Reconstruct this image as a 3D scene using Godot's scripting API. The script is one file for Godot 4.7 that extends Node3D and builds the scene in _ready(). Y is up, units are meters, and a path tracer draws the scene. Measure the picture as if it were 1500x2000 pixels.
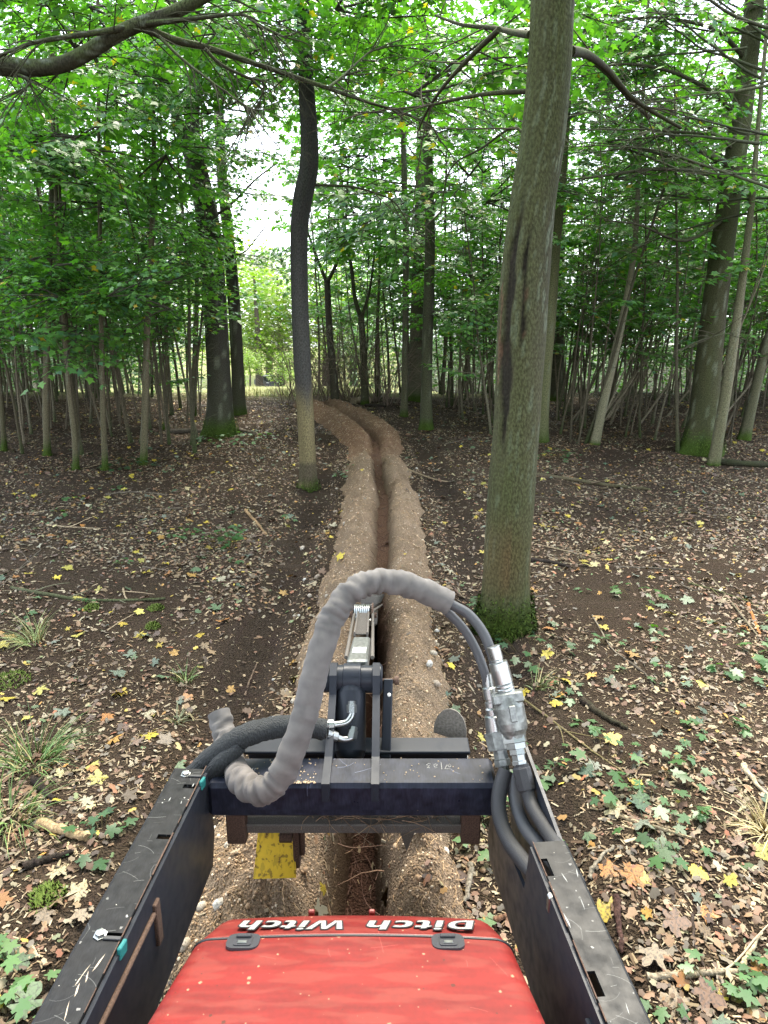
extends Node3D
# A woodland ride seen over the bonnet of a small tracked loader with a trencher on its arms.
# y is up, metres; the camera stands at x = 0, z = 0 and looks towards -z.

const EYE := Vector3(0, 2.1, 0)
const PITCH := 15.5
const FOCAL := 1350.0            # in pixels of a frame 1500 wide and 2000 high
const MID := -0.077              # the loader's middle line

var rng := RandomNumberGenerator.new()
var noise := FastNoiseLite.new()
var fine := FastNoiseLite.new()
var M := {}
var taken := {}

# ---------------------------------------------------------------- measuring
func ray(px: float, py: float) -> Vector3:
	var a := deg_to_rad(PITCH)
	var u := (px - 750.0) / FOCAL
	var w := (py - 1000.0) / FOCAL
	return Vector3(u, -w * cos(a) - sin(a), -(cos(a) - w * sin(a)))

func at_z(px: float, py: float, z: float) -> Vector3:
	var r := ray(px, py)
	return EYE + r * (z / r.z)

func at_y(px: float, py: float, h: float) -> Vector3:
	var r := ray(px, py)
	return EYE + r * ((h - EYE.y) / r.y)

func on_ground(px: float, py: float) -> Vector3:
	var p := at_y(px, py, 0.0)
	for i in 3:
		p = at_y(px, py, ground_height(p.x, p.z))
	return p

func f(a: float, b: float) -> float:
	return rng.randf_range(a, b)

# ---------------------------------------------------------------- mesh buffer
class Buf:
	var v := PackedVector3Array()
	var n := PackedVector3Array()
	var c := PackedColorArray()
	var uv := PackedVector2Array()
	var ix := PackedInt32Array()

	func add(p: Vector3, nn: Vector3, col := Color.WHITE, t := Vector2.ZERO) -> int:
		v.push_back(p); n.push_back(nn); c.push_back(col); uv.push_back(t)
		return v.size() - 1

	func face(a: int, b: int, d: int) -> void:
		var cr := (v[b] - v[a]).cross(v[d] - v[a])
		if cr.dot(n[a] + n[b] + n[d]) > 0.0:
			ix.push_back(a); ix.push_back(d); ix.push_back(b)
		else:
			ix.push_back(a); ix.push_back(b); ix.push_back(d)

	func tri(a: Vector3, b: Vector3, d: Vector3, nn: Vector3, col := Color.WHITE) -> void:
		face(add(a, nn, col), add(b, nn, col), add(d, nn, col))

	func quad(a: Vector3, b: Vector3, d: Vector3, e: Vector3, nn: Vector3, col := Color.WHITE) -> void:
		var i := add(a, nn, col, Vector2(0, 0)); var j := add(b, nn, col, Vector2(1, 0)); var k := add(d, nn, col, Vector2(1, 1)); var l := add(e, nn, col, Vector2(0, 1))
		face(i, j, k); face(i, k, l)

	# a box with chamfered edges
	func box(t: Transform3D, size: Vector3, ch := 0.004, col := Color.WHITE) -> void:
		var h := size / 2.0
		ch = minf(ch, minf(h.x, minf(h.y, h.z)) * 0.45)
		var nb := t.basis.orthonormalized()
		var corner := func(sx: float, sy: float, sz: float, axis: int) -> Vector3:
			var p := Vector3(sx * (h.x - ch), sy * (h.y - ch), sz * (h.z - ch))
			p[axis] = [sx, sy, sz][axis] * h[axis]
			return t * p
		for axis in 3:
			var a1 := (axis + 1) % 3
			var a2 := (axis + 2) % 3
			for s in [-1.0, 1.0]:
				var q := []
				for k in [[-1.0, -1.0], [1.0, -1.0], [1.0, 1.0], [-1.0, 1.0]]:
					var sg := [0.0, 0.0, 0.0]
					sg[axis] = s; sg[a1] = k[0]; sg[a2] = k[1]
					q.append(corner.call(sg[0], sg[1], sg[2], axis))
				var nn := Vector3.ZERO
				nn[axis] = s
				quad(q[0], q[1], q[2], q[3], nb * nn, col)
				for s2 in [-1.0, 1.0]:
					var e := []
					for s3 in [-1.0, 1.0]:
						var sg := [0.0, 0.0, 0.0]
						sg[axis] = s; sg[a1] = s2; sg[a2] = s3
						e.append(corner.call(sg[0], sg[1], sg[2], axis))
						e.append(corner.call(sg[0], sg[1], sg[2], a1))
					var en := Vector3.ZERO
					en[axis] = s; en[a1] = s2
					quad(e[0], e[1], e[3], e[2], (nb * en).normalized(), col)
		for sx in [-1.0, 1.0]:
			for sy in [-1.0, 1.0]:
				for sz in [-1.0, 1.0]:
					tri(corner.call(sx, sy, sz, 0), corner.call(sx, sy, sz, 1), corner.call(sx, sy, sz, 2), (nb * Vector3(sx, sy, sz)).normalized(), col)

	# a flat outline in the plane (t.x, t.y), pulled along t.z by depth, both ways from the middle
	func prism(t: Transform3D, outline: PackedVector2Array, depth: float, col := Color.WHITE) -> void:
		var nb := t.basis.orthonormalized()
		var k := Geometry2D.triangulate_polygon(outline)
		for s in [-0.5, 0.5]:
			for i in range(0, k.size(), 3):
				var q := []
				for j in 3:
					var o := outline[k[i + j]]
					q.append(t * Vector3(o.x, o.y, s * depth))
				tri(q[0], q[1], q[2], nb.z * signf(s), col)
		var turn := 1.0 if Geometry2D.is_polygon_clockwise(outline) else -1.0
		for i in outline.size():
			var a := outline[i]
			var b := outline[(i + 1) % outline.size()]
			var d := (b - a).normalized()
			var nn := nb * Vector3(-d.y * turn, d.x * turn, 0)
			quad(t * Vector3(a.x, a.y, -depth / 2), t * Vector3(b.x, b.y, -depth / 2), t * Vector3(b.x, b.y, depth / 2), t * Vector3(a.x, a.y, depth / 2), nn, col)

	# a tube along a path; col is a colour or a Callable(along, around) -> Color
	func tube(path: PackedVector3Array, rad: PackedFloat32Array, sides := 8, col: Variant = Color.WHITE, caps := true) -> void:
		var m := path.size()
		if m < 2:
			return
		var d := (path[1] - path[0]).normalized()
		var up := Vector3.UP if absf(d.y) < 0.9 else Vector3.RIGHT
		var x := up.cross(d).normalized()
		var first := v.size()
		var along := 0.0
		for i in m:
			var dn := (path[mini(i + 1, m - 1)] - path[maxi(i - 1, 0)]).normalized()
			x = (x - dn * x.dot(dn)).normalized()
			var y := dn.cross(x)
			if i > 0:
				along += path[i].distance_to(path[i - 1])
			var r := rad[mini(i, rad.size() - 1)]
			for s in sides + 1:
				var a := TAU * s / sides
				var o := x * cos(a) + y * sin(a)
				var cc: Color = col if col is Color else col.call(float(i) / (m - 1), a)
				add(path[i] + o * r, o, cc, Vector2(float(s) / sides, along))
		for i in m - 1:
			for s in sides:
				var a := first + i * (sides + 1) + s
				face(a, a + 1, a + sides + 2)
				face(a, a + sides + 2, a + sides + 1)
		if caps:
			for e in [0, m - 1]:
				var dn := (path[0] - path[1]).normalized() if e == 0 else (path[m - 1] - path[m - 2]).normalized()
				var cc: Color = c[first + e * (sides + 1)]
				var mid := add(path[e], dn, cc)
				var ring := []
				for s in sides:
					ring.append(add(v[first + e * (sides + 1) + s], dn, cc))
				for s in sides:
					face(mid, ring[s], ring[(s + 1) % sides])

	# a turned shape between two points: profile of (share of the way, radius); hard edges between steps
	func turned(a: Vector3, b: Vector3, profile: Array, sides := 16, col := Color.WHITE, faceted := false) -> void:
		var d := (b - a).normalized()
		var x := (Vector3.UP if absf(d.y) < 0.9 else Vector3.RIGHT).cross(d).normalized()
		var y := d.cross(x)
		for i in profile.size() - 1:
			var p: Array = profile[i]
			var q: Array = profile[i + 1]
			var pa: Vector3 = a.lerp(b, p[0])
			var pb: Vector3 = a.lerp(b, q[0])
			var slope: float = (p[1] - q[1])
			var run: float = pa.distance_to(pb)
			for s in sides:
				var w0 := TAU * s / sides
				var w1 := TAU * (s + 1) / sides
				var o0 := x * cos(w0) + y * sin(w0)
				var o1 := x * cos(w1) + y * sin(w1)
				var om := ((o0 + o1) / 2.0).normalized()
				var n0 := ((om if faceted else o0) * run + d * slope).normalized()
				var n1 := ((om if faceted else o1) * run + d * slope).normalized()
				var e := [add(pa + o0 * p[1], n0, col), add(pa + o1 * p[1], n1, col), add(pb + o1 * q[1], n1, col), add(pb + o0 * q[1], n0, col)]
				face(e[0], e[1], e[2]); face(e[0], e[2], e[3])
		for k in [0, profile.size() - 1]:
			var p: Array = profile[k]
			if p[1] < 0.0005:
				continue
			var pc: Vector3 = a.lerp(b, p[0])
			var nn := -d if k == 0 else d
			for s in sides:
				tri(pc, pc + (x * cos(TAU * s / sides) + y * sin(TAU * s / sides)) * p[1], pc + (x * cos(TAU * (s + 1) / sides) + y * sin(TAU * (s + 1) / sides)) * p[1], nn, col)

	# a leaf: a fan over an outline, d along the midrib, up across the blade
	func leaf(o: Vector3, d: Vector3, up: Vector3, s: float, col: Color, shape: PackedVector2Array, curl := 0.12) -> void:
		var x := d.cross(up).normalized()
		var nn := x.cross(d).normalized()
		var mid := add(o + d * 0.36 * s, nn, col)
		var k := shape.size()
		for p in shape:
			add(o + (x * p.x + d * p.y - nn * (curl * (absf(p.x) * 0.9 + p.y * p.y))) * s, (nn + x * p.x * curl).normalized(), col)
		for i in k:
			face(mid, mid + 1 + i, mid + 1 + (i + 1) % k)

	func mesh() -> ArrayMesh:
		var a := []
		a.resize(Mesh.ARRAY_MAX)
		a[Mesh.ARRAY_VERTEX] = v
		a[Mesh.ARRAY_NORMAL] = n
		a[Mesh.ARRAY_COLOR] = c
		a[Mesh.ARRAY_TEX_UV] = uv
		a[Mesh.ARRAY_INDEX] = ix
		var out := ArrayMesh.new()
		out.add_surface_from_arrays(Mesh.PRIMITIVE_TRIANGLES, a)
		return out

func curve(pts: Array, steps: int) -> PackedVector3Array:
	var out := PackedVector3Array()
	var m := pts.size()
	for i in steps + 1:
		var t := float(i) / steps * (m - 1)
		var k := mini(int(t), m - 2)
		var w := t - k
		var p0: Vector3 = pts[maxi(k - 1, 0)]
		var p1: Vector3 = pts[k]
		var p2: Vector3 = pts[k + 1]
		var p3: Vector3 = pts[mini(k + 2, m - 1)]
		out.push_back(p1.cubic_interpolate(p2, p0, p3, w))
	return out

func radii(list: Array, steps: int) -> PackedFloat32Array:
	var out := PackedFloat32Array()
	for i in steps + 1:
		var t := float(i) / steps * (list.size() - 1)
		var k := mini(int(t), list.size() - 2)
		out.push_back(lerpf(list[k], list[k + 1], t - k))
	return out

func frame(at: Vector3, x := Vector3.RIGHT, y := Vector3.UP) -> Transform3D:
	var xx := x.normalized()
	var z := xx.cross(y).normalized()
	return Transform3D(Basis(xx, z.cross(xx).normalized(), z), at)

# ---------------------------------------------------------------- things and parts
func numbered(called: String) -> String:
	taken[called] = taken.get(called, -1) + 1
	return called if taken[called] == 0 else "%s_%03d" % [called, taken[called]]

func tag(o: Node3D, label: String, category: String, group := "", kind := "") -> Node3D:
	if label: o.set_meta("label", label)
	if category: o.set_meta("category", category)
	if group: o.set_meta("group", group)
	if kind: o.set_meta("kind", kind)
	return o

func thing(called: String, label: String, category: String, at := Vector3.ZERO, group := "") -> Node3D:
	var o := Node3D.new()
	o.name = numbered(called)
	add_child(o, true)
	o.position = at
	tag(o, label, category, group)
	return o

func part(called: String, m: Mesh, mat: Material, parent: Node3D = self, kind := "") -> MeshInstance3D:
	var o := MeshInstance3D.new()
	if parent == self:
		o.name = numbered(called)
	else:
		var k := 0
		var nm := called
		while parent.has_node(nm):
			k += 1
			nm = "%s_%03d" % [called, k]
		o.name = nm
	o.mesh = m
	o.material_override = mat
	o.cast_shadow = GeometryInstance3D.SHADOW_CASTING_SETTING_ON
	if kind: o.set_meta("kind", kind)
	parent.add_child(o, true)
	return o

func scatter(called: String, m: Mesh, mat: Material, places: Array, cols: PackedColorArray, parent: Node3D = self) -> MultiMeshInstance3D:
	var mm := MultiMesh.new()
	mm.transform_format = MultiMesh.TRANSFORM_3D
	mm.use_colors = true
	mm.mesh = m
	mm.instance_count = places.size()
	for i in places.size():
		mm.set_instance_transform(i, places[i])
		mm.set_instance_color(i, cols[i])
	var o := MultiMeshInstance3D.new()
	o.name = numbered(called) if parent == self else called
	o.multimesh = mm
	o.material_override = mat
	o.set_meta("kind", "stuff")
	parent.add_child(o, true)
	return o

# ---------------------------------------------------------------- materials
func ramp(stops: Array) -> Gradient:
	var g := Gradient.new()
	var off := PackedFloat32Array()
	var col := PackedColorArray()
	for s in stops:
		off.push_back(s[0])
		col.push_back(s[1] if s[1] is Color else Color(s[1], s[1], s[1]))
	g.offsets = off
	g.colors = col
	return g

func noise_tex(kind: int, freq: float, octaves: int, g: Gradient, size := 512, sd := 1) -> NoiseTexture2D:
	var q := FastNoiseLite.new()
	q.noise_type = kind
	q.frequency = freq
	q.fractal_octaves = octaves
	q.seed = sd
	var t := NoiseTexture2D.new()
	t.width = size
	t.height = size
	t.seamless = true
	t.noise = q
	t.color_ramp = g
	return t

func mat(called: String, albedo: Color, rough: float, metal := 0.0) -> StandardMaterial3D:
	var m := StandardMaterial3D.new()
	m.resource_name = called
	m.albedo_color = albedo
	m.roughness = rough
	m.metallic = metal
	M[called] = m
	return m

func lin(r: float, g: float, b: float) -> Color:
	return Color(r, g, b).linear_to_srgb()

func tri_map(m: StandardMaterial3D, scale: Vector3, world := false) -> void:
	m.uv1_triplanar = true
	m.uv1_world_triplanar = world
	m.uv1_scale = scale

func scratched(size: int, base: float, marks: int, chips: int, sd: int) -> ImageTexture:
	# grey multiplier picture of worn paint: cloudy tone, thin bright scratches, chips to pale primer
	var im := Image.create(size, size, false, Image.FORMAT_RGB8)
	var q := RandomNumberGenerator.new()
	q.seed = sd
	noise.seed = sd
	for y in size:
		for x in size:
			var k := base * (1.0 + 0.28 * noise.get_noise_2d(x * 2.0, y * 2.0) + 0.20 * noise.get_noise_2d(x * 14.0, y * 3.0) + q.randf_range(-0.05, 0.05))
			im.set_pixel(x, y, Color(k, k, k * 1.02))
	for i in marks:
		var p := Vector2(q.randf() * size, q.randf() * size)
		var a := q.randf_range(-0.5, 0.5) + (PI / 2 if q.randf() < 0.3 else 0.0)
		var bend := q.randf_range(-0.02, 0.02)
		var glow := q.randf_range(0.12, 0.6)
		for k in int(q.randf_range(8, 90)):
			p += Vector2(cos(a), sin(a))
			a += bend
			var ix := posmod(int(p.x), size)
			var iy := posmod(int(p.y), size)
			im.set_pixel(ix, iy, im.get_pixel(ix, iy).lerp(Color(0.85, 0.85, 0.82), glow))
	for i in chips:
		var p := Vector2(q.randf() * size, q.randf() * size)
		var r := q.randf_range(0.8, 3.2)
		for dy in range(-4, 5):
			for dx in range(-4, 5):
				if Vector2(dx * q.randf_range(0.7, 1.4), dy).length() < r:
					im.set_pixel(posmod(int(p.x) + dx, size), posmod(int(p.y) + dy, size), Color(0.85, 0.82, 0.76))
	return ImageTexture.create_from_image(im)

func make_materials() -> void:
	var simplex := FastNoiseLite.TYPE_SIMPLEX_SMOOTH
	var cell := FastNoiseLite.TYPE_CELLULAR
	var bark_tone := noise_tex(simplex, 0.03, 6, ramp([[0.0, 0.55], [0.45, 0.80], [0.6, 0.9], [1.0, 1.0]]), 512, 3)
	var bark_bump := noise_tex(simplex, 0.035, 5, ramp([[0.0, 0.0], [1.0, 1.0]]), 512, 4)
	var crumb_tone := noise_tex(cell, 0.06, 3, ramp([[0.0, 0.55], [0.5, 0.8], [1.0, 1.0]]), 1024, 5)
	var crumb_bump := noise_tex(simplex, 0.05, 6, ramp([[0.0, 0.0], [1.0, 1.0]]), 1024, 6)
	var smudge := noise_tex(simplex, 0.012, 5, ramp([[0.0, 0.38], [0.5, 0.52], [1.0, 0.72]]), 512, 7)

	var b := mat("bark", Color.WHITE, 0.9)
	b.vertex_color_use_as_albedo = true
	b.albedo_texture = bark_tone
	b.heightmap_enabled = true
	b.heightmap_texture = bark_bump
	b.heightmap_scale = 0.5
	tri_map(b, Vector3(4.0, 1.9, 4.0))
	b.metallic_specular = 0.25
	var tw := mat("twig", Color.WHITE, 0.9)
	tw.vertex_color_use_as_albedo = true
	tw.metallic_specular = 0.2

	for spec in [["ground", 1.1, 0.9], ["spoil", 1.6, 1.0]]:
		var g := mat(spec[0], Color.WHITE, 0.95)
		g.vertex_color_use_as_albedo = true
		g.albedo_texture = crumb_tone
		g.heightmap_enabled = true
		g.heightmap_texture = crumb_bump
		g.heightmap_scale = 3.5
		g.metallic_specular = 0.15
		tri_map(g, Vector3.ONE * spec[1], true)
	var bits := mat("bits", Color.WHITE, 0.75)
	bits.vertex_color_use_as_albedo = true
	bits.metallic_specular = 0.3

	for spec in [["leaf", 0.38, Color(0.86, 1.0, 0.42)], ["leaf_dry", 0.6, Color(0.3, 0.27, 0.15)]]:
		var l := mat(spec[0], Color.WHITE, spec[1])
		l.vertex_color_use_as_albedo = true
		l.backlight_enabled = true
		l.backlight = spec[2]
		l.metallic_specular = 0.5
	# paint and metal
	var p := mat("black_paint", lin(0.020, 0.023, 0.030), 0.32)
	p.albedo_texture = null
	p.roughness_texture = smudge
	p.roughness = 0.75
	p.clearcoat_enabled = true
	p.clearcoat = 0.06
	p.metallic_specular = 0.24
	p.clearcoat_roughness = 0.25
	tri_map(p, Vector3.ONE * 2.3)
	var worn := mat("worn_black", Color.WHITE, 0.8)
	worn.albedo_texture = scratched(512, 0.11, 36, 9, 11)
	worn.roughness_texture = smudge
	worn.metallic_specular = 0.28
	tri_map(worn, Vector3.ONE * 2.6)
	var beam := mat("beam_paint", Color(0.9, 0.95, 1.15), 0.7)
	beam.albedo_texture = scratched(512, 0.15, 14, 5, 12)
	beam.roughness_texture = smudge
	beam.clearcoat_enabled = true
	beam.metallic_specular = 0.3
	beam.clearcoat = 0.12
	beam.clearcoat_roughness = 0.2
	tri_map(beam, Vector3.ONE * 1.7)
	var rubber := mat("rubber", lin(0.022, 0.022, 0.024), 0.6)
	rubber.heightmap_enabled = true
	rubber.heightmap_texture = crumb_bump
	rubber.heightmap_scale = 0.1
	tri_map(rubber, Vector3.ONE * 8.0)
	mat("dull_hose", lin(0.055, 0.056, 0.06), 0.55)
	var cl := mat("black_cloth", lin(0.012, 0.014, 0.015), 0.75)
	cl.heightmap_enabled = true
	cl.heightmap_texture = bark_bump
	cl.heightmap_scale = 0.6
	tri_map(cl, Vector3(8, 3, 8))
	var sl := mat("sleeve_cloth", lin(0.150, 0.137, 0.128), 0.85)
	sl.vertex_color_use_as_albedo = true
	sl.albedo_texture = noise_tex(simplex, 0.02, 4, ramp([[0.0, 0.72], [0.45, 0.88], [1.0, 1.0]]), 512, 17)
	sl.heightmap_enabled = true
	sl.heightmap_texture = bark_bump
	sl.heightmap_scale = 0.05
	sl.rim_enabled = true
	sl.rim = 0.15
	tri_map(sl, Vector3.ONE * 1.6)
	var st := mat("plated_steel", lin(0.36, 0.37, 0.36), 0.6, 0.95)
	st.roughness_texture = smudge
	tri_map(st, Vector3.ONE * 3.0)
	var cast := mat("cast_steel", lin(0.30, 0.31, 0.29), 0.8, 0.6)
	cast.roughness_texture = smudge
	cast.albedo_texture = bark_tone
	tri_map(cast, Vector3.ONE * 3.0)
	var soiled := mat("soiled_steel", lin(0.20, 0.175, 0.15), 0.75, 0.3)
	soiled.albedo_texture = crumb_tone
	tri_map(soiled, Vector3.ONE * 5.0)
	var rust := mat("rusty_steel", lin(0.13, 0.075, 0.05), 0.85, 0.2)
	rust.albedo_texture = bark_tone
	tri_map(rust, Vector3.ONE * 9.0)
	var ye := mat("yellow_paint", lin(0.80, 0.56, 0.02), 0.5)
	ye.albedo_texture = noise_tex(simplex, 0.012, 6, ramp([[0.0, Color(0.2, 0.15, 0.1)], [0.24, Color(0.4, 0.33, 0.2)], [0.34, Color(0.95, 0.93, 0.9)], [1.0, Color.WHITE]]), 512, 23)
	tri_map(ye, Vector3.ONE * 5.0)
	mat("cylinder_yellow", lin(0.62, 0.38, 0.03), 0.4)
	mat("teal_plastic", lin(0.01, 0.14, 0.135), 0.5)
	var wh := mat("white_paint", lin(0.45, 0.44, 0.41), 0.6)
	wh.albedo_texture = crumb_tone
	tri_map(wh, Vector3.ONE * 3.0)
	var au := mat("auger_steel", lin(0.27, 0.235, 0.195), 0.6, 0.2)
	au.albedo_texture = bark_tone
	tri_map(au, Vector3.ONE * 6.0)
	mat("letter_black", lin(0.015, 0.015, 0.017), 0.5)
	mat("latch_black", lin(0.03, 0.03, 0.035), 0.45)
	mat("label_white", lin(0.6, 0.6, 0.56), 0.6)
	mat("glass_dark", lin(0.02, 0.025, 0.03), 0.08)
	mat("car_dark", lin(0.03, 0.035, 0.05), 0.3)
	# red bonnet: faded streaks across, drops of soil, light scuffs
	var red := mat("red_plastic", Color.WHITE, 0.62)
	var im := Image.create(1024, 1024, false, Image.FORMAT_RGB8)
	var q := RandomNumberGenerator.new()
	q.seed = 31
	noise.seed = 31
	for y in 1024:
		var band := 0.17 * noise.get_noise_2d(y * 0.9, 400.0) + 0.05 * noise.get_noise_2d(y * 4.0, 900.0)
		for x in 1024:
			var k := 1.0 + band + 0.10 * noise.get_noise_2d(x * 0.7, y * 4.0) + 0.05 * noise.get_noise_2d(x * 6.0, y * 6.0) + q.randf_range(-0.015, 0.015)
			var wear := clampf(noise.get_noise_2d(x * 0.6 + 3000.0, y * 2.6) * 1.6 + 0.02, 0.0, 0.45)
			im.set_pixel(x, y, Color(0.425 * k, 0.10 * k, 0.082 * k).lerp(Color(0.50, 0.27, 0.22), wear * 0.75))
	for i in 420:
		var p2 := Vector2(q.randf() * 1024, q.randf() * 1024)
		var r := q.randf_range(1.5, 5.0) if q.randf() < 0.3 else q.randf_range(0.8, 2.2)
		for dy in range(-5, 6):
			for dx in range(-5, 6):
				if Vector2(dx, dy).length() < r * q.randf_range(0.75, 1.1):
					im.set_pixel(posmod(int(p2.x) + dx, 1024), posmod(int(p2.y) + dy, 1024), Color(0.60, 0.43, 0.33) if i % 3 else Color(0.30, 0.14, 0.10))
	for i in 46:
		var p3 := Vector2(q.randf() * 1024, q.randf() * 1024)
		var a := q.randf_range(-0.35, 0.35) + (PI / 2.5 if i % 5 == 0 else 0.0)
		for k in int(q.randf_range(12, 110)):
			p3 += Vector2(cos(a), sin(a))
			a += q.randf_range(-0.03, 0.03)
			var e := im.get_pixel(posmod(int(p3.x), 1024), posmod(int(p3.y), 1024))
			im.set_pixel(posmod(int(p3.x), 1024), posmod(int(p3.y), 1024), e.lerp(Color(0.75, 0.45, 0.40), 0.5))
	red.albedo_texture = ImageTexture.create_from_image(im)
	red.roughness = 0.45

# ---------------------------------------------------------------- the ground
func trench_x(z: float) -> float:
	var wob := 0.010 * sin(z * 1.3) + 0.010 * sin(z * 3.1 + 1.0) + 0.115 * exp(-pow((z + 6.7) / 2.6, 2.0))
	if z < -11.3:
		wob -= 0.094 * pow(minf(-z - 11.3, 7.5), 1.48)
	return -0.115 + wob

func ground_base(x: float, z: float) -> float:
	var h := 0.05 * noise.get_noise_2d(x * 30.0, z * 30.0) + 0.03 * noise.get_noise_2d(x * 90.0 + 50.0, z * 90.0)
	h += 0.012 * fine.get_noise_2d(x * 120.0, z * 120.0)
	var out := maxf(0.0, -z - 19.0)
	# the field beyond the trees falls away
	h -= 0.088 * out * smoothstep(0.0, 6.0, out) * (1.0 if out < 80.0 else 80.0 / out)
	h += 0.02 * maxf(0.0, absf(x) - 5.0) * smoothstep(30.0, 6.0, -z)
	# ruts left by the tracks
	for side in [-0.80, 0.78]:
		var d: float = absf(x - trench_x(z) - side)
		if z > -13.0 and d < 0.22:
			h -= 0.045 * smoothstep(0.22, 0.1, d) + 0.012 * smoothstep(0.2, 0.08, d) * sin(z * 42.0)
	return h

func ground_height(x: float, z: float) -> float:
	var h := ground_base(x, z)
	if z > -18.5:
		var d := absf(x - trench_x(z) - 0.006 * noise.get_noise_1d(z * 900.0))
		var wide := 0.10 + 0.06 * smoothstep(-3.4, -2.4, z) + 0.02 * noise.get_noise_1d(z * 200.0)
		var deep := lerpf(0.42, -0.03, smoothstep(-4.2, -6.0, z)) * smoothstep(-18.5, -16.0, z)
		if z > -1.3:
			deep = 0.0
		h -= deep * smoothstep(wide, wide * 0.72, d)
	return h

func mud_share(x: float, z: float) -> float:
	var m := 0.0
	for side in [-0.80, 0.78]:
		var d: float = absf(x - trench_x(z) - side)
		m = maxf(m, smoothstep(0.34, 0.12, d) * smoothstep(-14.0, -9.0, z))
	return m * clampf(0.8 + noise.get_noise_2d(x * 80.0, z * 80.0), 0.0, 1.0)

func breaks(fine_from: float, fine_to: float, step: float, mid: float, mid_step: float, far: float, grow: float) -> PackedFloat32Array:
	var out := PackedFloat32Array()
	var lo: Array = []
	var x := fine_from
	var s := mid_step
	while x > -far:
		x -= s
		lo.push_front(x)
		if x < -mid:
			s *= grow
	for e in lo: out.push_back(e)
	x = fine_from
	while x < fine_to:
		out.push_back(x)
		x += step
	s = mid_step
	while x < far:
		out.push_back(x)
		x += s
		if x > mid:
			s *= grow
	out.push_back(x)
	return out

func sheet(xs: PackedFloat32Array, zs: PackedFloat32Array, height: Callable, tint: Callable, b: Buf) -> void:
	var w := xs.size()
	var first := b.v.size()
	for z in zs:
		for x in xs:
			var h: float = height.call(x, z)
			b.v.push_back(Vector3(x, h, z))
			b.c.push_back(tint.call(x, z, h))
			b.uv.push_back(Vector2(x, z))
	for j in zs.size():
		for i in w:
			var a := b.v[first + j * w + maxi(i - 1, 0)]
			var e := b.v[first + j * w + mini(i + 1, w - 1)]
			var c := b.v[first + maxi(j - 1, 0) * w + i]
			var d := b.v[first + mini(j + 1, zs.size() - 1) * w + i]
			var nn := (e - a).cross(d - c).normalized()
			b.n.push_back(nn if nn.y > 0 else -nn)
	for j in zs.size() - 1:
		for i in w - 1:
			var k := first + j * w + i
			b.face(k, k + 1, k + w + 1)
			b.face(k, k + w + 1, k + w)

func ground_tint(x: float, z: float, _h: float) -> Color:
	var k := 0.5 + 0.5 * fine.get_noise_2d(x * 60.0, z * 60.0)
	var k2 := 0.5 + 0.5 * noise.get_noise_2d(x * 25.0, z * 25.0)
	var c := Color(0.062, 0.043, 0.030).lerp(Color(0.135, 0.098, 0.068), k * 0.7 + k2 * 0.3)
	c = c.lerp(Color(0.078, 0.058, 0.043), mud_share(x, z))
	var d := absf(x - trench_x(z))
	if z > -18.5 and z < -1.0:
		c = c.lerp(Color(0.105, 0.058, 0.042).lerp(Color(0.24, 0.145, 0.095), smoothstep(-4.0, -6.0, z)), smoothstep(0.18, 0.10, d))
	var away := smoothstep(18.5, 21.0, -z + 0.8 * noise.get_noise_2d(x * 40.0, z * 40.0))
	var meadow := Color(0.42, 0.38, 0.18).lerp(Color(0.22, 0.29, 0.09), clampf(k2 * 0.8 + k * 0.4 - 0.2, 0.0, 1.0))
	if x < 3.0 and x > -14.0 - 0.3 * maxf(0.0, -z - 20.0):
		c = c.lerp(meadow, away)
	else:
		c = c.lerp(Color(0.05, 0.05, 0.025), away)
	return c

func build_ground() -> void:
	var b := Buf.new()
	var xs := breaks(-1.1, 0.95, 0.022, 4.0, 0.065, 170.0, 1.11)
	var zs := PackedFloat32Array()
	var z := 6.0
	while z > -260.0:
		zs.push_back(z)
		if z > -0.8: z -= 0.3
		elif z > -6.0: z -= 0.03
		elif z > -20.0: z -= 0.07
		else: z -= maxf(0.1, (-z - 19.0) * 0.09)
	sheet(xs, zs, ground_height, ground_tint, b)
	part("ground", b.mesh(), M.ground, self, "structure")

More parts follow.
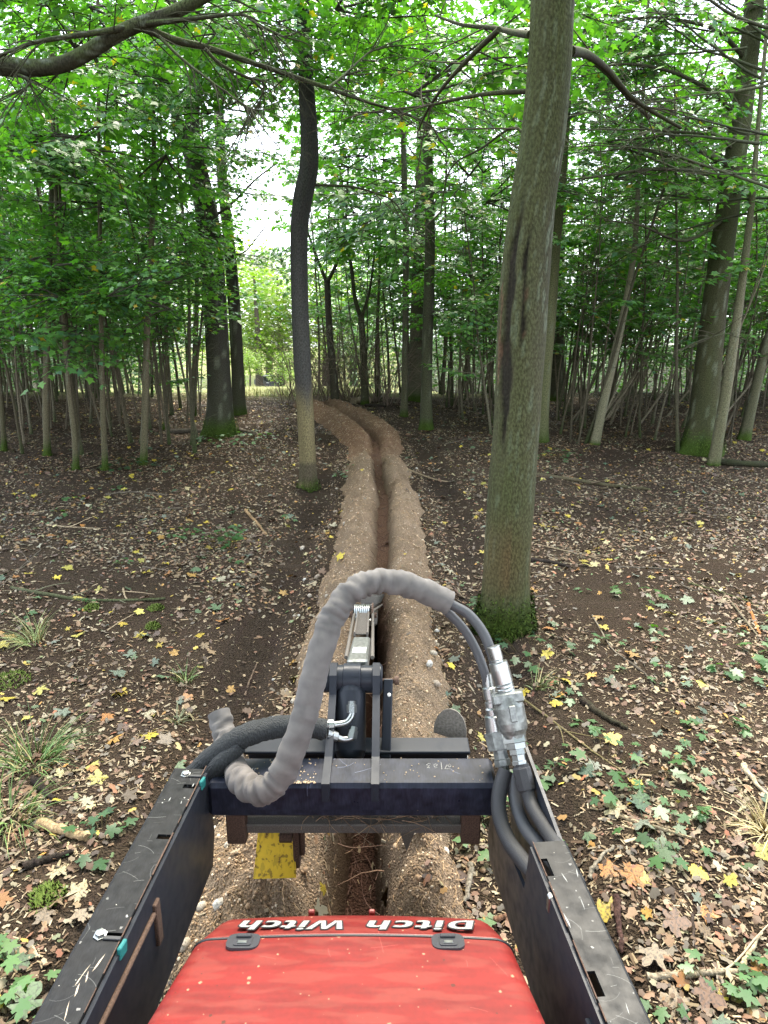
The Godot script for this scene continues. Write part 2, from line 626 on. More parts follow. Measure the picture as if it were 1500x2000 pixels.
func bank_height(side: float, x: float, z: float) -> float:
	var off := x - trench_x(z)
	var w_in := lerpf(0.030, 0.070, smoothstep(-5.2, -4.2, z)) + 0.055 * smoothstep(-3.4, -2.4, z) + 0.018 * noise.get_noise_1d(z * 160.0 + side * 50.0)
	var ragged := 0.07 * noise.get_noise_1d(z * 110.0 + side * 300.0) + 0.045 * fine.get_noise_1d(z * 420.0 + side * 90.0)
	var reach := 0.475 + ragged
	if side > 0.0:
		reach = 0.43 + ragged
	if side < 0.0 and z > -2.7:
		reach += 0.20 * smoothstep(-2.9, -2.2, z)
	if z < -11.0:
		reach += 0.25 * smoothstep(-11.0, -14.0, z)
	var d := off * side
	var t := clampf((d - w_in) / (reach - w_in), -0.4, 1.3)
	var high := 0.245 + 0.06 * noise.get_noise_1d(z * 55.0 + side * 77.0) + 0.03 * fine.get_noise_1d(z * 190.0)
	if side > 0.0:
		high *= 0.92
	# a gap where the spoil was raked away before the bend
	high *= 1.0 - 0.75 * smoothstep(0.9, 0.2, absf(z + 10.9))
	high *= smoothstep(-18.8, -17.5, z) * lerpf(1.0, 0.4, smoothstep(-2.3, -1.6, z))
	var shape := 0.0
	var peak := lerpf(0.36, 0.38, smoothstep(-5.5, -4.0, z))
	if t <= 0.0:
		shape = t * lerpf(2.4, 14.0, smoothstep(-5.0, -3.8, z))
	elif t < peak:
		shape = sin(t / peak * PI / 2.0)
	else:
		shape = cos(clampf((t - peak) / (1.0 - peak), 0.0, 1.2) * PI / 2.0)
	var h := high * shape - 0.02
	var lump := 0.03 * noise.get_noise_2d(x * 240.0 + side * 40.0, z * 240.0) + 0.04 * noise.get_noise_2d(x * 760.0 + side * 70.0, z * 700.0) + 0.036 * fine.get_noise_2d(x * 430.0, z * 430.0)
	return ground_base(x, z) + h + lump * clampf(shape + 0.4, 0.0, 1.0)

func bank_tint(x: float, z: float, h: float) -> Color:
	var k := 0.5 + 0.5 * fine.get_noise_2d(x * 300.0, z * 300.0)
	var k2 := 0.5 + 0.5 * noise.get_noise_2d(x * 55.0, z * 40.0)
	var c := Color(0.30, 0.205, 0.130).lerp(Color(0.52, 0.385, 0.260), clampf(k * 0.65 + k2 * 0.45, 0.0, 1.0))
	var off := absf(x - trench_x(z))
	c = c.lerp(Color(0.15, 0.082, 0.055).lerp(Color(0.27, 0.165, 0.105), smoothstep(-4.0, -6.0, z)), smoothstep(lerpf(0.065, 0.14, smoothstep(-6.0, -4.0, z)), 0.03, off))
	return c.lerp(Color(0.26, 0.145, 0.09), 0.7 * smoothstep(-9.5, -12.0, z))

func build_banks() -> void:
	for side in [-1.0, 1.0]:
		var b := Buf.new()
		var zs := PackedFloat32Array()
		var z := -1.35
		while z > -18.8:
			zs.push_back(z)
			z -= 0.018 if z > -5.0 else 0.03 if z > -9.0 else 0.05
		var us := PackedFloat32Array()
		for i in 46:
			us.push_back(0.012 + 0.86 * i / 45.0)
		var w := us.size()
		for zz in zs:
			for u in us:
				var x: float = trench_x(zz) + side * u
				var h := bank_height(side, x, zz)
				b.v.push_back(Vector3(x, h, zz))
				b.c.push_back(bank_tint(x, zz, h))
				b.uv.push_back(Vector2(x, zz))
		for j in zs.size():
			for i in w:
				var nn := (b.v[j * w + mini(i + 1, w - 1)] - b.v[j * w + maxi(i - 1, 0)]).cross(b.v[mini(j + 1, zs.size() - 1) * w + i] - b.v[maxi(j - 1, 0) * w + i]).normalized()
				b.n.push_back(nn if nn.y > 0 else -nn)
		for j in zs.size() - 1:
			for i in w - 1:
				var k := j * w + i
				b.face(k, k + 1, k + w + 1)
				b.face(k, k + w + 1, k + w)
		var o := part("spoil_bank", b.mesh(), M.spoil, self, "structure")
		o.set_meta("label", "crumbly tan bank of dug soil along the %s edge of the trench" % ("left" if side < 0 else "right"))

func surface(x: float, z: float) -> float:
	var h := ground_height(x, z)
	if z < -1.35 and z > -18.8:
		var off := x - trench_x(z)
		if absf(off) > 0.02 and absf(off) < 0.87:
			h = maxf(h, bank_height(signf(off), x, z))
	return h

func on_spoil(x: float, z: float) -> bool:
	if z > -1.35 or z < -18.8:
		return false
	var off := x - trench_x(z)
	return absf(off) < 0.1 or (absf(off) < 0.89 and bank_height(signf(off), x, z) > ground_base(x, z) + 0.015)

func lying(x: float, z: float, s: float, tilt := 0.3, lift := 0.006) -> Transform3D:
	var h := surface(x, z)
	var e := 0.04
	var nn := Vector3(surface(x - e, z) - surface(x + e, z), 2 * e, surface(x, z - e) - surface(x, z + e)).normalized()
	nn = (nn + Vector3(f(-tilt, tilt), 0, f(-tilt, tilt))).normalized()
	var a := f(0, TAU)
	var d := Vector3(cos(a), 0, sin(a))
	var x1 := d.cross(nn).normalized()
	return Transform3D(Basis(x1, nn, x1.cross(nn)) * Basis.from_scale(Vector3.ONE * s), Vector3(x, h + lift, z))

func litter() -> void:
	# loose bits on the floor: torn leaves, bark flakes, pale chips; nobody could count them
	var flake := Buf.new()
	flake.leaf(Vector3.ZERO + Vector3(0, 0.06, -0.5), Vector3.BACK, Vector3.UP, 1.0, Color.WHITE, PackedVector2Array([Vector2(0, 0), Vector2(0.3, 0.2), Vector2(0.22, 0.55), Vector2(0.36, 0.75), Vector2(0, 1.0), Vector2(-0.3, 0.7), Vector2(-0.2, 0.45), Vector2(-0.34, 0.22)]), 0.3)
	var chip := Buf.new()
	chip.box(Transform3D(Basis(Vector3.UP, 0.4), Vector3.ZERO), Vector3(0.22, 0.1, 1.0), 0.03)
	var brown := [Color(0.17, 0.10, 0.06), Color(0.24, 0.14, 0.08), Color(0.32, 0.20, 0.11), Color(0.12, 0.08, 0.055), Color(0.36, 0.27, 0.17), Color(0.20, 0.17, 0.13), Color(0.27, 0.13, 0.07), Color(0.40, 0.34, 0.24)]
	var bright := [Color(0.62, 0.46, 0.08), Color(0.55, 0.30, 0.07), Color(0.62, 0.54, 0.28), Color(0.12, 0.20, 0.07), Color(0.22, 0.28, 0.13), Color(0.42, 0.16, 0.08), Color(0.50, 0.45, 0.30)]
	var pale := [Color(0.52, 0.43, 0.30), Color(0.62, 0.55, 0.42), Color(0.40, 0.32, 0.22), Color(0.3, 0.22, 0.15), Color(0.2, 0.14, 0.1)]
	var t1 := []
	var c1 := PackedColorArray()
	var t2 := []
	var c2 := PackedColorArray()
	# by screen depth, so that the density holds over the receding floor
	for i in 230000:
		var z := -1.2 - 20.5 * pow(rng.randf(), 1.35)
		var half := -z * 0.66 + 0.9
		var x := f(-half, half)
		var spoil := on_spoil(x, z)
		if spoil and rng.randf() < 0.93:
			continue
		if rng.randf() < mud_share(x, z) * 0.82:
			continue
		var patch := noise.get_noise_2d(x * 55.0, z * 55.0)
		if rng.randf() > 0.78 + patch * 1.0:
			continue
		var roll := rng.randf()
		if roll < 0.52 and z > -4.6 and rng.randf() < 0.55: roll = 0.7
		if roll < 0.52:
			var s := f(0.014, 0.040) * (1.0 if rng.randf() < 0.8 else 1.6)
			t1.append(lying(x, z, s, 0.45, 0.004 + 0.012 * rng.randf()))
			var cc: Color = brown[rng.randi() % brown.size()] if rng.randf() < 0.88 else bright[rng.randi() % bright.size()]
			c1.push_back(cc * Color(1.0, 0.95, 0.85) * f(0.32, 0.75))
		else:
			t2.append(lying(x, z, f(0.010, 0.034) * (0.8 if roll < 0.93 else 1.8), 0.35, 0.003))
			c2.push_back(pale[rng.randi() % pale.size()] * Color(1.0, 0.92, 0.80) * f(0.28, 0.75))
	scatter("leaf_litter", flake.mesh(), M.leaf_dry, t1, c1)
	scatter("bark_chips", chip.mesh(), M.bits, t2, c2)
	# clods and small stones on the spoil
	var clod := Buf.new()
	rock_into(clod, 77, 0.5)
	t1 = []
	c1 = PackedColorArray()
	for i in 30000:
		var z := -1.4 - 16.5 * pow(rng.randf(), 1.9)
		var side := -1.0 if rng.randf() < 0.55 else 1.0
		var x := trench_x(z) + side * (0.09 + 0.62 * pow(rng.randf(), 0.85))
		if not on_spoil(x, z) and rng.randf() < 0.8:
			continue
		var s := f(0.004, 0.012) * (1.0 if rng.randf() < 0.95 else f(1.4, 2.6))
		var t := lying(x, z, s, 1.0, s * 0.15)
		t1.append(t)
		var k := rng.randf()
		var cc := Color(0.30, 0.20, 0.12) if k < 0.5 else Color(0.42, 0.30, 0.19) if k < 0.86 else Color(0.55, 0.45, 0.33)
		c1.push_back(cc * f(0.75, 1.15))
	scatter("soil_clods", clod.mesh(), M.bits, t1, c1)
	# straw-like fibres and fine roots turned up with the soil
	t1 = []
	c1 = PackedColorArray()
	var fibre := Buf.new()
	fibre.tube(curve([Vector3(0, 0, -0.5), Vector3(0.08, 0.05, -0.1), Vector3(-0.06, 0.03, 0.25), Vector3(0.03, 0, 0.5)], 5), PackedFloat32Array([0.022, 0.025, 0.02, 0.02, 0.016, 0.008]), 4)
	for i in 3600:
		var z := -1.5 - 13.0 * pow(rng.randf(), 1.5)
		var x := trench_x(z) + f(-0.6, 0.55)
		if not on_spoil(x, z):
			continue
		var deep := absf(x - trench_x(z)) < 0.10
		var t := lying(x, z, f(0.04, 0.10) * (1.2 if deep else 0.7), 0.7, 0.006)
		t1.append(t)
		c1.push_back((Color(0.10, 0.055, 0.04) if deep else Color(0.40, 0.27, 0.15)) * f(0.6, 1.3))
	scatter("root_fibres", fibre.mesh(), M.bits, t1, c1)

func rock_into(b: Buf, sd: int, r: float) -> void:
	var s := SphereMesh.new()
	s.radius = r
	s.height = 2 * r
	s.radial_segments = 7
	s.rings = 4
	var a := s.get_mesh_arrays()
	var first := b.v.size()
	var q := FastNoiseLite.new()
	q.seed = sd
	for p in a[Mesh.ARRAY_VERTEX]:
		var k := 1.0 + 0.45 * q.get_noise_3dv(p / r * 60.0)
		var pp: Vector3 = p * k * Vector3(1.15, 0.75, 0.9)
		b.add(pp, p.normalized())
	for i in range(0, a[Mesh.ARRAY_INDEX].size(), 3):
		b.face(first + a[Mesh.ARRAY_INDEX][i], first + a[Mesh.ARRAY_INDEX][i + 1], first + a[Mesh.ARRAY_INDEX][i + 2])

# ---------------------------------------------------------------- trees
var star := PackedVector2Array([Vector2(0, 0), Vector2(0.30, -0.04), Vector2(0.22, 0.2), Vector2(0.55, 0.36), Vector2(0.24, 0.52), Vector2(0, 1), Vector2(-0.24, 0.52), Vector2(-0.55, 0.36), Vector2(-0.22, 0.2), Vector2(-0.30, -0.04)])
var lobed := PackedVector2Array()
var sapling_kits := []
var boughs := []

func make_lobed() -> void:
	# a five-lobed maple leaf with blunt teeth
	var half := [Vector2(0.02, 0.02), Vector2(0.16, -0.07), Vector2(0.36, -0.10), Vector2(0.33, 0.03), Vector2(0.22, 0.13), Vector2(0.36, 0.20), Vector2(0.40, 0.32), Vector2(0.60, 0.38), Vector2(0.50, 0.47), Vector2(0.42, 0.55), Vector2(0.22, 0.50), Vector2(0.16, 0.54), Vector2(0.22, 0.66), Vector2(0.21, 0.78), Vector2(0.10, 0.86)]
	for p in half: lobed.push_back(p)
	lobed.push_back(Vector2(0, 1.02))
	half.reverse()
	for p in half: lobed.push_back(Vector2(-p.x, p.y))

func leaf_green(q: RandomNumberGenerator, bright: float) -> Color:
	var k := q.randf()
	var c := Color(0.085, 0.215, 0.060).lerp(Color(0.170, 0.345, 0.072), k)
	if q.randf() < 0.15: c = Color(0.095, 0.215, 0.115)
	if q.randf() < 0.012: c = Color(0.50, 0.36, 0.05)
	return c * bright * q.randf_range(0.8, 1.2)

func spray_leaves(b: Buf, q: RandomNumberGenerator, path: PackedVector3Array, every: float, size: float, bright: float) -> void:
	var run := every * q.randf()
	for i in path.size() - 1:
		var seg := path[i + 1] - path[i]
		var ln := seg.length()
		var d := seg / maxf(ln, 0.0001)
		while run < ln:
			var p := path[i] + d * run
			for s in [-1.0, 1.0]:
				if q.randf() < 0.12: continue
				var side: Vector3 = d.cross(Vector3.UP).normalized() * s
				var dir: Vector3 = (side * q.randf_range(0.5, 1.1) + d * q.randf_range(0.2, 0.9) + Vector3.DOWN * q.randf_range(-0.1, 0.55)).normalized()
				var up := (Vector3.UP + Vector3(q.randf_range(-0.55, 0.55), 0, q.randf_range(-0.55, 0.55))).normalized()
				if absf(dir.dot(up)) > 0.9: up = Vector3(1, 0.2, 0.1).normalized()
				var sz := size * q.randf_range(0.65, 1.2)
				b.leaf(p + dir * 0.45 * sz, dir, up, sz, leaf_green(q, bright), star, 0.16)
			run += every * q.randf_range(0.7, 1.3)
		run -= ln

func wander(q: RandomNumberGenerator, p: Vector3, d: Vector3, ln: float, steps: int, rise: float, wild: float) -> PackedVector3Array:
	var out := PackedVector3Array([p])
	for i in steps:
		d = (d + Vector3(q.randf_range(-wild, wild), q.randf_range(-wild, wild) + rise, q.randf_range(-wild, wild))).normalized()
		p += d * ln / steps
		out.push_back(p)
	return out

# one limb with side twigs and leaves; wood and leaves go to separate buffers
func limb(w: Buf, lf: Buf, q: RandomNumberGenerator, p: Vector3, d: Vector3, ln: float, r: float, every: float, size: float, bright: float, bark: Color, level := 0) -> void:
	var path := wander(q, p, d, ln, 5, -0.03 if level == 0 else -0.01, 0.16)
	var rr := PackedFloat32Array()
	for i in path.size(): rr.push_back(maxf(0.0016, r * (1.0 - 0.85 * i / (path.size() - 1.0))))
	w.tube(path, rr, 5 if level == 0 else 3, bark, false)
	if lf and level > 0: spray_leaves(lf, q, path, every, size, bright)
	if level == 0:
		var n := int(ln / 0.17)
		for i in n:
			var k := q.randf_range(0.15, 1.0)
			var at := mini(int(k * (path.size() - 1)), path.size() - 2)
			var o := path[at].lerp(path[at + 1], q.randf())
			var dd := (path[at + 1] - path[at]).normalized()
			var side := dd.cross(Vector3.UP).normalized() * (1.0 if q.randf() < 0.5 else -1.0)
			limb(w, lf, q, o, (dd * 0.7 + side * q.randf_range(0.5, 1.1) + Vector3.UP * q.randf_range(-0.25, 0.3)).normalized(), ln * q.randf_range(0.22, 0.5) * (1.15 - 0.5 * k), r * 0.4, every, size, bright, bark, 1)
		if lf: spray_leaves(lf, q, path.slice(2), every, size, bright)

func make_kits() -> void:
	for k in 9:
		var q := RandomNumberGenerator.new()
		q.seed = 400 + k
		var st := Buf.new()
		var w := Buf.new()
		var lf := Buf.new()
		var high := q.randf_range(5.2, 7.8)
		var bark: Color = [Color(0.135, 0.115, 0.075), Color(0.105, 0.095, 0.06), Color(0.19, 0.17, 0.115)][k % 3]
		var path := wander(q, Vector3(0, -0.1, 0), Vector3(q.randf_range(-0.09, 0.09), 1, q.randf_range(-0.09, 0.09)), high, 14, 0.05, 0.055)
		var rr := PackedFloat32Array()
		var r := q.randf_range(0.021, 0.036)
		for i in path.size(): rr.push_back(maxf(0.004, r * (1.0 - 0.88 * i / 14.0)) * (1.35 if i == 0 else 1.0))
		st.tube(path, rr, 8, func(t: float, a: float) -> Color:
			return bark * (0.85 + 0.3 * fine.get_noise_2d(t * 900.0, a * 20.0)) if t > 0.035 else Color(0.05, 0.075, 0.02), false)
		var n := int(q.randf_range(19, 25))
		for i in n:
			var t := 0.24 + 0.74 * i / n
			var at := mini(int(t * 14), 13)
			var o := path[at].lerp(path[at + 1], t * 14 - at)
			var a := i * 2.4 + q.randf_range(-0.5, 0.5)
			var ln := q.randf_range(0.7, 1.7) * (1.15 - 0.75 * t)
			limb(w, lf, q, o, Vector3(cos(a), q.randf_range(0.15, 0.7), sin(a)).normalized(), ln, 0.009, 0.078, 0.105, 1.0, bark * 0.8)
		# bare lower twigs
		for i in 7:
			var t := q.randf_range(0.05, 0.3)
			var at := int(t * 14)
			var a := q.randf() * TAU
			limb(w, null, q, path[at].lerp(path[at + 1], q.randf()), Vector3(cos(a), q.randf_range(0.1, 0.8), sin(a)).normalized(), q.randf_range(0.3, 0.9), 0.005, 1, 1, 1, bark * 0.7)
		sapling_kits.append([st.mesh(), w.mesh(), lf.mesh()])
	for k in 6:
		var q := RandomNumberGenerator.new()
		q.seed = 700 + k
		var w := Buf.new()
		var lf := Buf.new()
		for j in 3:
			limb(w, lf, q, Vector3(0, 0, 0), Vector3(1, q.randf_range(-0.15, 0.3), q.randf_range(-0.55, 0.55)).normalized(), q.randf_range(1.5, 2.4), 0.016, 0.15, 0.115, 1.0, Color(0.05, 0.045, 0.032))
		boughs.append([w.mesh(), lf.mesh()])

func sapling(kit: int, label: String, group: String, at: Vector3, turn: float, size: float, lean := Vector2.ZERO, called := "sapling") -> Node3D:
	var t := thing(called, label, "sapling", at, group)
	t.basis = Basis(Vector3(lean.x, 0, lean.y).normalized() if lean.length() > 0.001 else Vector3.RIGHT, lean.length()) * Basis(Vector3.UP, turn) * Basis.from_scale(Vector3.ONE * size)
	var k: Array = sapling_kits[kit]
	part("trunk", k[0], M.bark, t)
	part("twigs", k[1], M.twig, t, "stuff")
	part("foliage", k[2], M.leaf, t, "stuff")
	return t

func bough_ok(world: Vector3, turn: float, size: float) -> bool:
	# leave the bright gap open
	for k in 4:
		var p := world + Vector3(cos(turn), 0, -sin(turn)) * 2.1 * size * k / 3.0
		if p.z > -1.0: return false
		var px := to_px(p)
		if px[1] > 300 and px[0] > 500 and px[0] < 562: return false
		if px[1] > 150 and px[0] > 505 and px[0] < 560 and rng.randf() < 0.12: return false
	return true

func bough(parent: Node3D, world: Vector3, turn: float, tip: float, size: float, k := -1) -> void:
	var kit: Array = boughs[(rng.randi() if k < 0 else k) % boughs.size()]
	var o := part("bough", kit[0], M.twig, parent)
	o.transform = Transform3D(Basis(Vector3.UP, turn) * Basis(Vector3.BACK, tip) * Basis(Vector3.RIGHT, f(-0.4, 0.4)) * Basis.from_scale(Vector3.ONE * size), world - parent.position)
	part("leaves", kit[1], M.leaf, o, "stuff")

# a trunk through points of the photograph, all at the depth of its foot
func trunk_path(foot: Vector3, px: Array, lean_z := 0.0) -> Array:
	var out := []
	for p in px:
		var q := at_z(p[0], p[1], foot.z)
		q.z += (q.y - foot.y) * lean_z
		out.append(q - foot)
	return out

func bark_mesh(pts: Array, rad: Array, steps: int, sides: int, rough: float, tint: Callable, flare := 0.25, carve: Variant = null) -> ArrayMesh:
	var b := Buf.new()
	var path := curve(pts, steps)
	var rr := radii(rad, steps)
	b.tube(path, rr, sides, Color.WHITE, true)
	var m := sides + 1
	for i in path.size():
		for s in m:
			var k := i * m + s
			var a := TAU * (s % sides) / sides
			var o := b.n[k]
			var p := b.v[k]
			var y := p.y
			var nz := fine.get_noise_3d(cos(a) * 60.0, y * 55.0, sin(a) * 60.0) * 0.6 + noise.get_noise_3d(cos(a) * 40.0, y * 12.0, sin(a) * 40.0)
			var ridge := 1.0 + 0.5 * sin(a * 3.0 + pts[0].x) + 0.35 * sin(a * 5.0 + 1.0)
			b.v[k] = p + o * (nz * rough + rr[i] * flare * ridge * exp(-maxf(y, 0.0) / (rr[i] * 1.3)))
			if carve: b.v[k] += o * carve.call(y, a)
			b.c[k] = tint.call(y, a, nz)
	# normals from the moved points
	for i in path.size():
		for s in m:
			var k := i * m + s
			var l := i * m + (s - 1 if s > 0 else sides - 1)
			var r := i * m + (s + 1 if s < sides else 1)
			var u := mini(i + 1, path.size() - 1) * m + s
			var d := maxi(i - 1, 0) * m + s
			var nn := (b.v[r] - b.v[l]).cross(b.v[u] - b.v[d]).normalized()
			b.n[k] = nn if nn.dot(b.n[k]) > 0 else -nn
	return b.mesh()

func mossy(base: Color, moss: float, green: float) -> Callable:
	return func(y: float, a: float, nz: float) -> Color:
		var c := base * (0.85 + 0.5 * nz)
		var lich := fine.get_noise_3d(cos(a) * 300.0, y * 240.0, sin(a) * 300.0)
		if lich > 0.36: c = c.lerp(Color(0.26, 0.27, 0.20), 0.6)
		c = c.lerp(Color(0.075, 0.095, 0.03), clampf(green + 0.5 * noise.get_noise_3d(cos(a) * 25.0, y * 20.0, sin(a) * 25.0), 0.0, 0.8))
		return c.lerp(Color(0.045, 0.075, 0.012) * (0.8 + nz), smoothstep(moss, moss * 0.45, y + 0.25 * moss * nz * 2.0))

func moss_tufts(parent: Node3D, rad: float, high: float, count: int) -> void:
	# short moss cushion round the foot
	var b := Buf.new()
	for i in count:
		var a := f(0, TAU)
		var y := f(-0.02, high) * f(0.3, 1.0)
		var r := rad * (1.02 + 0.38 * exp(-y / (rad * 1.1)))
		var o := Vector3(cos(a), 0, sin(a))
		var c := Color(0.05, 0.085, 0.012).lerp(Color(0.10, 0.15, 0.025), rng.randf()) * f(0.7, 1.1)
		for k in 3:
			var d := (o * f(0.3, 1.0) + Vector3(f(-0.7, 0.7), f(-0.2, 1.0), f(-0.7, 0.7))).normalized()
			var s := d.cross(Vector3.UP).normalized() * 0.006
			var p := o * r + Vector3(0, y, 0)
			b.tri(p - s, p + s, p + d * f(0.014, 0.034), (o + d).normalized(), c)
	part("moss", b.mesh(), M.bits, parent, "stuff")

func big_tree(called: String, label: String, foot_px: Vector2, px: Array, widths: Array, opt: Dictionary) -> Node3D:
	var foot := on_ground(foot_px.x, foot_px.y)
	if opt.has("z"): foot = at_z(foot_px.x, foot_px.y, opt.z)
	foot.y = ground_base(foot.x, foot.z) - 0.02
	var t := thing(called, label, "tree", foot, opt.get("group", ""))
	var pts := trunk_path(foot, px)
	pts[0] = Vector3(pts[0].x * 0.0, -0.08, 0)
	var rad := []
	for i in widths.size():
		var p: Vector3 = pts[i] + foot
		var a := deg_to_rad(PITCH)
		var depth: float = (p - EYE).dot(Vector3(0, -sin(a), -cos(a)))
		rad.append(widths[i] * depth / FOCAL / 2.0)
	# on above the frame
	var top: Vector3 = pts[-1]
	if opt.get("grow", 4.0) > 0.0:
		var d: Vector3 = (pts[-1] - pts[-2]).normalized()
		var step: float = maxf((pts[-1] - pts[-2]).length(), 0.3)
		var n_up := ceili(opt.get("grow", 4.0) / step)
		var r_top: float = rad[-1]
		for i in n_up:
			pts.append(top + (d + Vector3(0.02, 0.3, -0.05) * minf(1.0, 0.25 * (i + 1))).normalized() * step * (i + 1))
			rad.append(r_top * lerpf(1.0, 0.55, (i + 1.0) / n_up))
	part("trunk", bark_mesh(pts, rad, int(opt.get("steps", 60) * 1.4), opt.get("sides", 20), opt.get("rough", 0.008), opt.get("tint", mossy(Color(0.12, 0.10, 0.07), 0.3, 0.25)), opt.get("flare", 0.3), opt.get("carve")), M.bark, t)
	if opt.get("moss", 0.0) > 0.0:
		moss_tufts(t, rad[0], opt.moss, opt.get("tufts", 700))
	for br in opt.get("branches", []):
		# br: [depth offset at tip, radius start, radius end, points in the photograph...]
		var bp := []
		var n: int = br.size() - 3
		for i in n:
			var q := at_z(br[3 + i][0], br[3 + i][1], foot.z + br[0] * i / maxf(n - 1, 1))
			bp.append(q - foot)
		var bb := Buf.new()
		var c: Color = opt.get("branch_tint", Color(0.055, 0.05, 0.032))
		bb.tube(curve(bp, n * 5), radii([br[1], br[2]], n * 5), 7, func(u: float, a: float) -> Color:
			return c.lerp(Color(0.075, 0.095, 0.035), clampf(0.35 + sin(a) * 0.3 + fine.get_noise_2d(u * 500.0, a * 40.0), 0.0, 1.0)))
		var bn := part("branch", bb.mesh(), M.bark, t)
		# fine twigs from it
		var tb := Buf.new()
		var q2 := RandomNumberGenerator.new()
		q2.seed = int(br[3][0] * 7 + br[3][1])
		var path := curve(bp, 30)
		var total := 0.0
		for i in 30: total += path[i].distance_to(path[i + 1])
		for i in int(total * opt.get("twig_rate", 4.0)):
			var k := q2.randi_range(3, 29)
			var d := (path[k + 1] - path[k]).normalized()
			limb(tb, null, q2, path[k], (d * 0.7 + Vector3(q2.randf_range(-0.8, 0.8), q2.randf_range(-0.5, 0.6), q2.randf_range(-0.8, 0.8))).normalized(), q2.randf_range(0.3, 1.1), 0.006, 1, 1, 1, c)
		if tb.v.size(): part("twigs", tb.mesh(), M.twig, bn, "stuff")
	return t

func leafy(t: Node3D, list: Array) -> void:
	# [px, py, z, turn, tip, size]
	for e in list:
		bough(t, at_z(e[0], e[1], e[2]), e[3], e[4], e[5])

func bare_shrub(label: String, at: Vector3, high: float, stems: int, sd: int) -> void:
	var q := RandomNumberGenerator.new()
	q.seed = sd
	var t := thing("bare_shrub", label, "shrub", at, "bare twiggy shrubs at the wood edge")
	var b := Buf.new()
	for i in stems:
		var a := q.randf() * TAU
		var c := Color(0.13, 0.10, 0.075) * q.randf_range(0.7, 1.6)
		var p := Vector3(cos(a), 0, sin(a)) * q.randf() * 0.35
		var path := wander(q, p, Vector3(cos(a) * 0.5, 1, sin(a) * 0.5), high * q.randf_range(0.5, 1.1), 8, -0.07, 0.13)
		b.tube(path, radii([0.008, 0.003], 8), 4, c, false)
		for k in 5:
			var at2 := q.randi_range(2, 7)
			b.tube(wander(q, path[at2], Vector3(q.randf_range(-1, 1), q.randf_range(0.0, 1), q.randf_range(-1, 1)).normalized(), high * q.randf_range(0.15, 0.4), 4, -0.05, 0.2), radii([0.004, 0.0018], 4), 3, c, false)
	part("stems", b.mesh(), M.twig, t, "stuff")

# ---------------------------------------------------------------- the loader
func px_path(list: Array) -> Array:
	var out := []
	for p in list: out.append(at_z(p[0], p[1], p[2]))
	return out

func hose(list: Array, r: float, sides := 14, steps := 40) -> ArrayMesh:
	var b := Buf.new()
	b.tube(curve(px_path(list), steps), PackedFloat32Array([r]), sides)
	return b.mesh()

func hood_half(z: float) -> float:
	if z > -1.342: return lerpf(0.392, 0.418, clampf((z + 1.342) / 0.30, 0.0, 1.6))
	return lerpf(0.392, 0.358, clampf((-1.342 - z) / 0.13, 0.0, 1.0))

func hood_high(z: float) -> float:
	if z > -1.342: return 0.662 + 0.33 * (z + 1.342) - 0.06 * pow(maxf(z + 1.05, 0.0), 2)
	return 0.662 - 0.50 * (-1.342 - z)

func hood_row(z: float, drop: float) -> Array:
	# half section from the middle to the foot of one side, mirrored: [point, how far along]
	var w := hood_half(z)
	var h := hood_high(z) - drop
	var r := 0.05
	var pts := []
	for i in 9: pts.append(Vector2((w - r) * i / 8.0, h - 0.012 * pow(i / 8.0, 2)))
	for i in range(1, 8):
		var a := PI / 2 * i / 7.0
		pts.append(Vector2(w - r + r * sin(a), h - 0.012 - r + r * cos(a)))
	pts.append(Vector2(w + 0.012, h - 0.22))
	pts.append(Vector2(w + 0.016, 0.26))
	return pts

